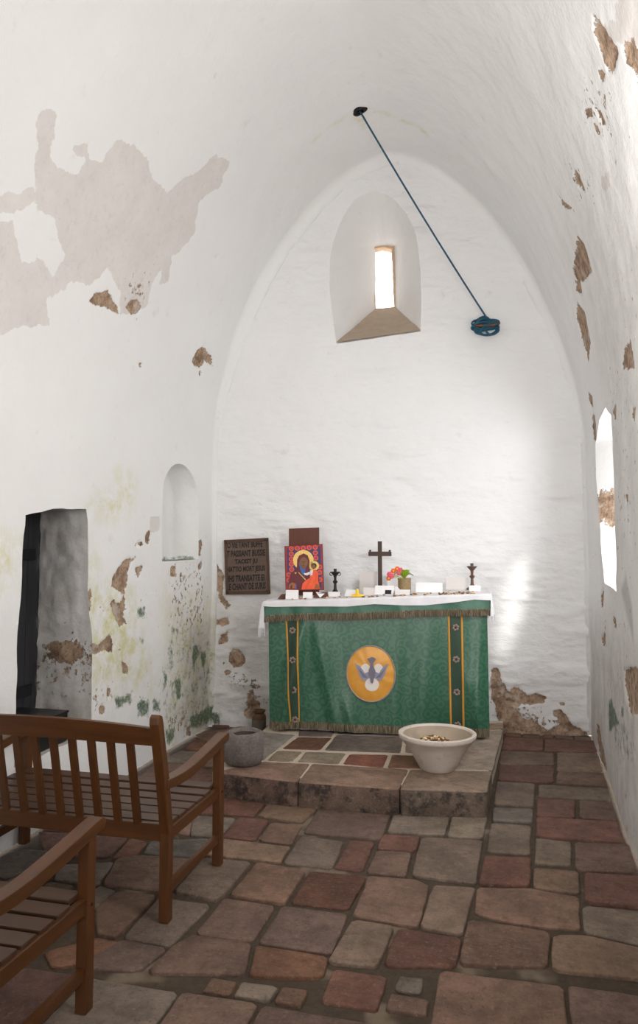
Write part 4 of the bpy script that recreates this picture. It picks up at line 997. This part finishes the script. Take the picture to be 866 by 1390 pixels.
# shells and pebbles scattered on the cloth
def pebble_mesh(name, seed, flat):
    bm = bmesh.new(); bmesh.ops.create_icosphere(bm, subdivisions=2, radius=1)
    for v in bm.verts: v.co *= 1+.25*float(fbm(np.array([v.co[:]]), 1.1, 2, seed)[0]); v.co.z = (v.co.z+.8)*flat
    me = bpy.data.meshes.new(name); bm.to_mesh(me); bm.free(); me.polygons.foreach_set('use_smooth', [True]*len(me.polygons)); me.materials.append(M['peb%d' % (seed % 5)]); return me
pm = [pebble_mesh('pebble', k, .55) for k in range(10)]
for k in range(130):
    zone = random.random()
    lx = random.uniform(.98, 1.22) if zone < .3 else (random.uniform(1.28, 1.54) if zone < .75 else random.uniform(.15, .98)); ly = random.uniform(-.02, .2)
    o = bpy.data.objects.new('offering_pebble', pm[k % 10]); COL.objects.link(o); o['kind'] = 'thing'; o.location = alt(lx, ly, ztop(lx)+.004); s = random.uniform(.006, .011); o.scale = (s*1.3, s, s); o.rotation_euler.z = random.uniform(0, 6)
    tag(o, 'tiny tan pebble or shell left as an offering on the white altar linen', 'pebble', 'pebbles scattered on the altar cloth')

# ------------------------------------------------------------------ plaque on the back wall
PW = BA+bn*.035
pq = lambda x, y, d=0.0: at(295+x/10.825, 720+y/10.825, PW+bn*d, bn)
quad = [(97, 142), (743, 108), (773, 935), (122, 945)]
ctr = sum(pq(*p) for p in quad)/4
root = thing('wooden_plaque', 'dark wooden plaque with old carved lettering fixed to the back wall', 'plaque', ctr)
def pslab(b, pts, d, th, m=None):
    A_ = [pq(*p, d) for p in pts]; B_ = [a-bn*th for a in A_]; n = len(pts); b.add(A_+B_, [tuple(range(n)), tuple(range(n, 2*n))[::-1]]+[(i, (i+1) % n, n+(i+1) % n, n+i) for i in range(n)], m)
b = MB(); pslab(b, quad, 0, .03); pb = b.build('board', M['plaque'])
fr = []
for q in ([(97, 142), (743, 108), (745, 160), (100, 190)], [(122, 945), (773, 935), (771, 885), (120, 895)], [(97, 142), (135, 140), (160, 944), (122, 945)], [(743, 108), (708, 110), (735, 936), (773, 935)]):
    b = MB(); pslab(b, q, .006, .01); fr.append(b.build('border', M['plaque_frame']))
scr = []
for x, y in ((128, 185), (695, 143), (150, 905), (717, 890)):
    b = MB(); b.ball(pq(x, y, .010), .006, M['ink'], (1, 1, 1), 1); scr.append(b.build('nail_head', None))
lines = [('O VIE TANT BUFFE', 145, 665, 172, 268), ('IT PASSIANT BUSSIE', 125, 705, 300, 398), ('TAOIST JU', 255, 590, 425, 515), ('NATTIO MORT JESUS', 140, 700, 535, 640), ('IHS TRANSATTE EI', 160, 690, 665, 762), ('LE CHANT DE SURIS', 140, 712, 785, 885)]
b = MB()
for txt, x0, x1, y0, y1 in lines:
    cu = bpy.data.curves.new('inscription_line', 'FONT'); cu.body = txt; cu.size = 1; cu.offset = .034; cu.resolution_u = 2
    to = bpy.data.objects.new('inscription_line', cu); COL.objects.link(to); bpy.context.view_layer.update()
    me = to.to_mesh(); co = np.array([v.co[:] for v in me.vertices]); fs = [tuple(p.vertices) for p in me.polygons]
    lo, hi = co.min(0), co.max(0); u = (co[:, 0]-lo[0])/(hi[0]-lo[0]); v = (co[:, 1]-lo[1])/(hi[1]-lo[1])
    sl_ = -(x1-x0)*.045
    pts = [pq(x0+(x1-x0)*a, y1+sl_*a-(y1-y0)*c, .0022) for a, c in zip(u, v)]; b.add(pts, fs); to.to_mesh_clear(); bpy.data.objects.remove(to); bpy.data.curves.remove(cu)
ins = b.build('inscription', M['ink'])
wparts(root, [pb, ins]+scr+fr)

# ------------------------------------------------------------------ blue rope and its cleat
hs, hp = shell_hit(488, 150); hn2 = prof_n(np.array([hs[0]]))[0]; hn = np.array([hn2[0], 0, hn2[1]]); hp = shell_pos(np.array([hs[0]]), np.array([hs[1]]))[0]
t1 = np.array([0, 1.0, 0]); t2 = np.cross(hn, t1)
b = MB(); n = 24; V = [hp+hn*.012]; 
for rr_ in (.5, 1.0, 1.3):
    for k in range(n): a = 2*math.pi*k/n; q = 1+.15*math.sin(3*a+1); V.append(hp+hn*(.012 if rr_ < 1.2 else -.01)+t2*.052*rr_*q*math.cos(a)+t1*.045*rr_*q*math.sin(a))
F = [(0, 1+k, 1+(k+1) % n) for k in range(n)]+[(1+j*n+k, 1+j*n+(k+1) % n, 1+(j+1)*n+(k+1) % n, 1+(j+1)*n+k) for j in range(2) for k in range(n)]
b.add(V, F); o = b.build('hole_disc_1', M['hole'], smooth=True); struct(o)  # flat dark disc standing in for the depth of the ceiling hole
cp = at(659, 443, BA+bn*.07, bn)
root = thing('cleat', 'small rusty wall cleat inside the blue rope coil', 'cleat', cp)
b = MB(); b.tube([cp-bu*.105+bn*.02+np.array([0, 0, .004]), cp-bu*.05+bn*.03, cp+bu*.06+bn*.03, cp+bu*.118+bn*.02+np.array([0, 0, .022])], [.008, .013, .013, .009], 10); c1 = b.build('cleat_bar', M['cleat'], smooth=True)
b = MB(); b.tube([cp, cp-bn*.10], .014, 10); c2 = b.build('cleat_post', M['cleat'], smooth=True); wparts(root, [c1, c2])
root = thing('rope', 'thin blue rope slung from ceiling hole to a coil on the back wall', 'rope', cp)
st = hp+hn*.0; en = at(661, 432, BA+bn*.09, bn); b = MB(); pts = []
for t in np.linspace(0, 1, 40): q = st*(1-t)+en*t; q = q+np.array([0, 0, -.10*t*(1-t)]); pts.append(q)
b.tube(pts, .0072, 8); r1 = b.build('rope_line', M['rope'], smooth=True)
b = MB(); Zv = np.array([0, 0, 1.0])
def loop(cx, cz, rx, rz, rot, dep, ph, n=40, r=.0085):
    P = []
    for k in range(n):
        a = 2*math.pi*k/n; x, z = rx*math.cos(a), rz*math.sin(a); x, z = x*math.cos(rot)-z*math.sin(rot), x*math.sin(rot)+z*math.cos(rot)
        P.append(cp+bu*(cx+x)+Zv*(cz+z)+bn*(dep+.010*math.sin(2*a+ph)))
    b.tube(P, r, 8, closed=True)
for k in range(10): loop(random.uniform(-.02, .01), random.uniform(-.008, .03), random.uniform(.085, .11), random.uniform(.012, .042), random.uniform(-.12, .28), random.uniform(-.012, .030), k)
for k in range(5): loop(-.035+.006*k, .042-.004*k, .055, .030, .5-.1*k, .01+.006*k, k)
for k in range(4): loop(.0+.01*k, -.035-.003*k, .088-.004*k, .038, .06, .0+.008*k, k)
loop(.055, -.03, .055, .045, .55, .02, 1)
r2 = b.build('rope_coil', M['rope'], smooth=True); wparts(root, [r1, r2])

# ------------------------------------------------------------------ stone mortar, bowl, jug
p = fl(330, 1036, PZ)
def rough(amp, sc, sd): return lambda q, a: q+np.array([q[0], q[1], 0])*float(fbm(np.array([q]), sc, 3, sd)[0])*amp+np.array([0, 0, .012*float(fbm(np.array([q]), 9, 2, sd+5)[0])*(q[2] > .12)])
b = MB(); pr = [(.001, 0), (.095, 0), (.112, .012), (.122, .04), (.130, .09), (.133, .14), (.130, .19), (.120, .207), (.106, .212), (.094, .206), (.086, .190)]; pr2 = [(.001, .085), (.045, .09), (.066, .115), (.080, .165), (.0865, .191)]
def mf(q, a):
    q = rough(.20, 9, 91)(q, a); d = abs(math.atan2(math.sin(a+1.6), math.cos(a+1.6)))
    if q[2] > .13: q = q-np.array([0, 0, .011*math.exp(-(d/.25)**2)])
    if .09 < q[2] and np.hypot(*q[:2]) > .1: q = q*np.array([1+.06*math.exp(-(d/.25)**2)]*2+[1])
    return q
root = thing('stone_mortar', 'rough grey stone mortar with hollow on the left end of the step', 'mortar', p)
b.lathe(pr, 56, fn=mf, top=False); b.build('mortar_wall', M['granite'], root, smooth=True)
b = MB(); b.lathe(pr2, 56, fn=mf, top=False); b.build('hollow', M['granite_dark'], root, smooth=True)
p = fl(594, 1043, PZ); k = np.linalg.norm(p-CAM)/1060
Rm = 49*k; root = thing('stone_bowl', 'wide pale stone bowl of pebbles standing in front of the altar', 'bowl', p); HB = .225; rb_ = .112
b = MB(); b.lathe([(.001, 0), (rb_-.006, 0), (rb_, .006), (rb_+(Rm-.012-rb_)*.5, HB*.5), (Rm-.012, HB-.035), (Rm-.004, HB-.030), (Rm, HB-.018), (Rm-.001, HB-.004), (Rm-.008, HB), (Rm-.022, HB-.002), (Rm-.030, HB-.012)], 64, top=False); b.build('bowl_wall', M['bowl'], root, smooth=40)
b = MB(); b.lathe([(.001, HB-.102), (Rm-.16, HB-.100), (Rm-.115, HB-.094), (Rm-.085, HB-.08), (Rm-.05, HB-.05), (Rm-.030, HB-.012)], 56, top=False); b.build('bowl_hollow', M['inside'], root, smooth=50)
pm2 = [pebble_mesh('pebble', k+20, .7) for k in range(10)]
cnt = 0; placed = []
for layer in range(2):
    for tries in range(2600):
        if len(placed) >= (150, 215)[layer]: break
        a = random.uniform(0, 6.283); r_ = (Rm-.115-.015*layer)*math.sqrt(random.random()); x, yv = r_*math.cos(a), r_*math.sin(a); s = random.uniform(.0065, .0105)
        if all((x-q[0])**2+(yv-q[1])**2 > (s+q[2])**2*.80 for q in placed if q[3] == layer): placed.append((x, yv, s, layer))
pile_z = lambda x, yv, layer: p[2]+HB-.102+.010*layer+.055*max(0, 1-(np.hypot(x+.02, yv)/(Rm-.10))**2)
for x, yv, s, layer in placed:
    o = bpy.data.objects.new('pebble', random.choice(pm2)); COL.objects.link(o); o.location = (p[0]+x, p[1]+yv, pile_z(x, yv, layer)); o.scale = (s*1.25, s, s*1.1); o.rotation_euler = (0, 0, random.uniform(0, 6))
    tag(o, 'small tan or white pebble heaped inside the pale stone bowl', 'pebble', 'pebbles in the stone bowl')
p = fl(353, 993, 0.0); p = np.array([p[0]+.0, p[1]-.03, 0.0]); k = np.linalg.norm(p-CAM)/1060
root = thing('stoneware_jar', 'brown and grey stoneware jar on the floor left of the altar', 'jar', p); r_ = 9.2*k; h_ = .185
b = MB(); b.lathe([(.001, 0), (r_*.95, 0), (r_, .01), (r_, h_*.58)], 30); b.build('jar_body', M['jug2'], root, smooth=40)
b = MB(); b.lathe([(r_, h_*.575), (r_*.99, h_*.72), (r_*.86, h_*.80), (r_*.74, h_*.84), (r_*.76, h_*.88), (r_*.92, h_*.92), (r_*.92, h_*.99), (r_*.8, h_), (r_*.66, h_*.98), (r_*.6, h_*.8)], 30); b.build('jar_neck', M['jug1'], root, smooth=40)

# black case standing in the doorway recess
root = thing('black_case', 'black box with a pale round dial on the doorway sill behind bench', 'box', (-2.78, 4.08, .40))
b = MB(); b.box((-.17, -.20, 0), (.16, .13, .165), bev=.008); b.build('case_body', M['blackbox'], root)
b = MB(); b.box((-.175, -.205, .164), (.165, .135, .178), bev=.005); b.build('case_lid', M['blackbox'], root)
b = MB(); 
V = [np.array([.161, .05+.028*math.cos(a), .075+.028*math.sin(a)]) for a in np.linspace(0, 2*math.pi, 25)[:-1]]; V2 = [v+np.array([.008, 0, 0]) for v in V]
b.add(V+V2, [tuple(range(24, 48))]+[(i, (i+1) % 24, 24+(i+1) % 24, 24+i) for i in range(24)]); b.build('dial', M['dial'], root)

# ------------------------------------------------------------------ benches
def bench(label, loc):
    """origin: floor, midway along the back legs' line; local +y towards the altar"""
    root = thing('garden_bench', label, 'bench', loc, 0, 'slatted wooden benches')
    W = .5425; yb, yf = 0.0, .585
    pf_ = [(-.022, 0), (.022, 0), (.024, .36), (-.02, .58), (-.088, .835), (-.098, .862), (-.118, .872), (-.134, .860), (-.135, .835), (-.068, .58), (-.022, .36)]
    for s in (-1, 1):
        b = MB(); b.prism(pf_, 0, s*W-.021 if s > 0 else -W-.021, s*W+.021 if s > 0 else -W+.021, bev=.004); b.build('leg', M['wz'], root)
        b = MB(); b.box((s*W-.021, yf-.024, 0), (s*W+.021, yf+.024, .572), bev=.004); b.build('leg', M['wz'], root)
        b = MB(); b.box((s*W-.013, .02, .325), (s*W+.013, yf-.023, .375), bev=.003); b.build('side_rail', M['wy'], root)
        b = MB(); b.box((s*W-.012, .02, .11), (s*W+.012, yf-.023, .15), bev=.003); b.build('stretcher', M['wy'], root)
        ys_ = np.linspace(-.045, yf+.055, 18); t = (ys_-ys_[0])/(ys_[-1]-ys_[0]); zc = .572-.030*np.sin(t*math.pi*.9)*(1-t)*1.2+.030*t**2
        th_ = .020+.003*np.sin(t*3)
        up_ = list(zip(ys_, zc+th_)); dn = list(zip(ys_, zc-th_)); end = [(ys_[-1]+.018, zc[-1]+.010), (ys_[-1]+.022, zc[-1]-.004), (ys_[-1]+.012, zc[-1]-.018)]
        b = MB(); b.prism(up_+end+dn[::-1], 0, s*W-.028, s*W+.028, bev=.005); b.build('armrest', M['wy'], root)
        b = MB(); b.tube([(s*W+.0205*s, yf, .35), (s*W+.0225*s, yf, .35)], .006, 10); b.build('dowel', M['ink'], root)
        # hole plugs of the back post
    def tiltback(y0, z): return y0-(z-.36)*.225 if z > .36 else y0
    xs_ = np.linspace(-W+.02, W-.02, 24); top_ = .812+.022*(1-(xs_/W)**2); bot = .738+.004*(1-(xs_/W)**2)
    b = MB(); b.prism(list(zip(xs_, top_))+list(zip(xs_[::-1], bot[::-1])), 1, -.014, .014, bev=.004)
    b.v = [(x, y+tiltback(-.0, z), z) for x, y, z in b.v]; b.build('top_rail', M['wx'], root)
    b = MB(); b.box((-W+.02, -.014, .325), (W-.02, .014, .395), bev=.004); b.build('back_rail', M['wx'], root)
    for k_ in range(10):
        x = -.412+k_*.0915; b = MB(); b.box((x-.0165, -.009, .385), (x+.0165, .009, .745), bev=.003)
        b.v = [(X, Y+tiltback(0, Z), Z) for X, Y, Z in b.v]; b.build('back_slat', M['wz'], root)
    for k_ in range(6):
        y0 = .035+k_*.094; b = MB(); b.box((-W+.0 if k_ < 5 else -W+.02, y0, .372-.006*math.sin(k_/5*math.pi)), (W-.0 if k_ < 5 else W-.02, y0+.076, .392-.006*math.sin(k_/5*math.pi)), bev=.004); b.build('seat_slat', M['wseat'], root)
    b = MB(); b.box((-W+.02, yf-.012, .325), (W-.02, yf+.012, .372), bev=.003); b.build('front_rail', M['wx'], root)
    return root
bench('brown slatted bench with full backrest showing, in front of the black door', (-2.01, 3.13, 0))
bench('nearer brown slatted bench cut off at the lower left corner, only armrest and seat showing', (-2.005, 1.905, 0))

# ------------------------------------------------------------------ camera, light, colour
cam = bpy.data.cameras.new('camera'); co = bpy.data.objects.new('camera', cam); COL.objects.link(co)
cam.sensor_fit = 'VERTICAL'; cam.sensor_height = 36; cam.sensor_width = 36*866/1390; cam.lens = 36*FPX/1390; cam.shift_y = (650-695)/1390; cam.shift_x = 0
Rm_ = Matrix((rt, up, -fw)).transposed(); co.matrix_world = Matrix.Translation(CAM) @ Rm_.to_4x4(); cam.clip_start = .05
scene.camera = co
w = bpy.data.worlds.new('sky'); scene.world = w; w.use_nodes = True; bg = w.node_tree.nodes['Background']; bg.inputs[0].default_value = (1.0, .985, .97, 1); bg.inputs[1].default_value = 3.0
def area(name, loc, aim, sx, sy, power, col=(1, 1, 1)):
    l = bpy.data.lights.new(name, 'AREA'); l.shape = 'RECTANGLE'; l.size = sx; l.size_y = sy; l.energy = power; l.color = col
    o = bpy.data.objects.new(name, l); COL.objects.link(o); o.location = loc; o.rotation_euler = (Vector(aim)-Vector(loc)).to_track_quat('-Z', 'Y').to_euler(); return o
area('rear_fill_light', (-1.05, -2.4, 1.3), (-1.2, 3.2, 3.6), 1.3, 2.1, 74, (1, .97, .94))  # unseen soft fill lamp added behind the camera, aimed up at the vault
area('side_fill_light', (.42, 2.5, 2.3), (-2.3, 5.6, 3.0), .9, 1.3, 82, (1, .98, .96))  # unseen fill lamp added before the closed right wall, brightens left wall and vault
area('window_light', (.95, 4.95, 2.05), (.2, 6.3, 1.45), .35, .5, 20, (.96, .98, 1))
sun = bpy.data.lights.new('sun', 'SUN'); sun.energy = 5; sun.angle = math.radians(7); sun.color = (1, .96, .9)
so = bpy.data.objects.new('sun', sun); COL.objects.link(so); so.rotation_euler = Vector((-.6, 1.2, -.66)).to_track_quat('-Z', 'Y').to_euler()
scene.view_settings.view_transform = 'Standard'; scene.view_settings.look = 'None'; scene.view_settings.exposure = -0.09; scene.view_settings.gamma = 1.0
scene.cycles.max_bounces = 10; scene.cycles.diffuse_bounces = 6; scene.cycles.use_denoising = True; scene.cycles.sample_clamp_indirect = 6
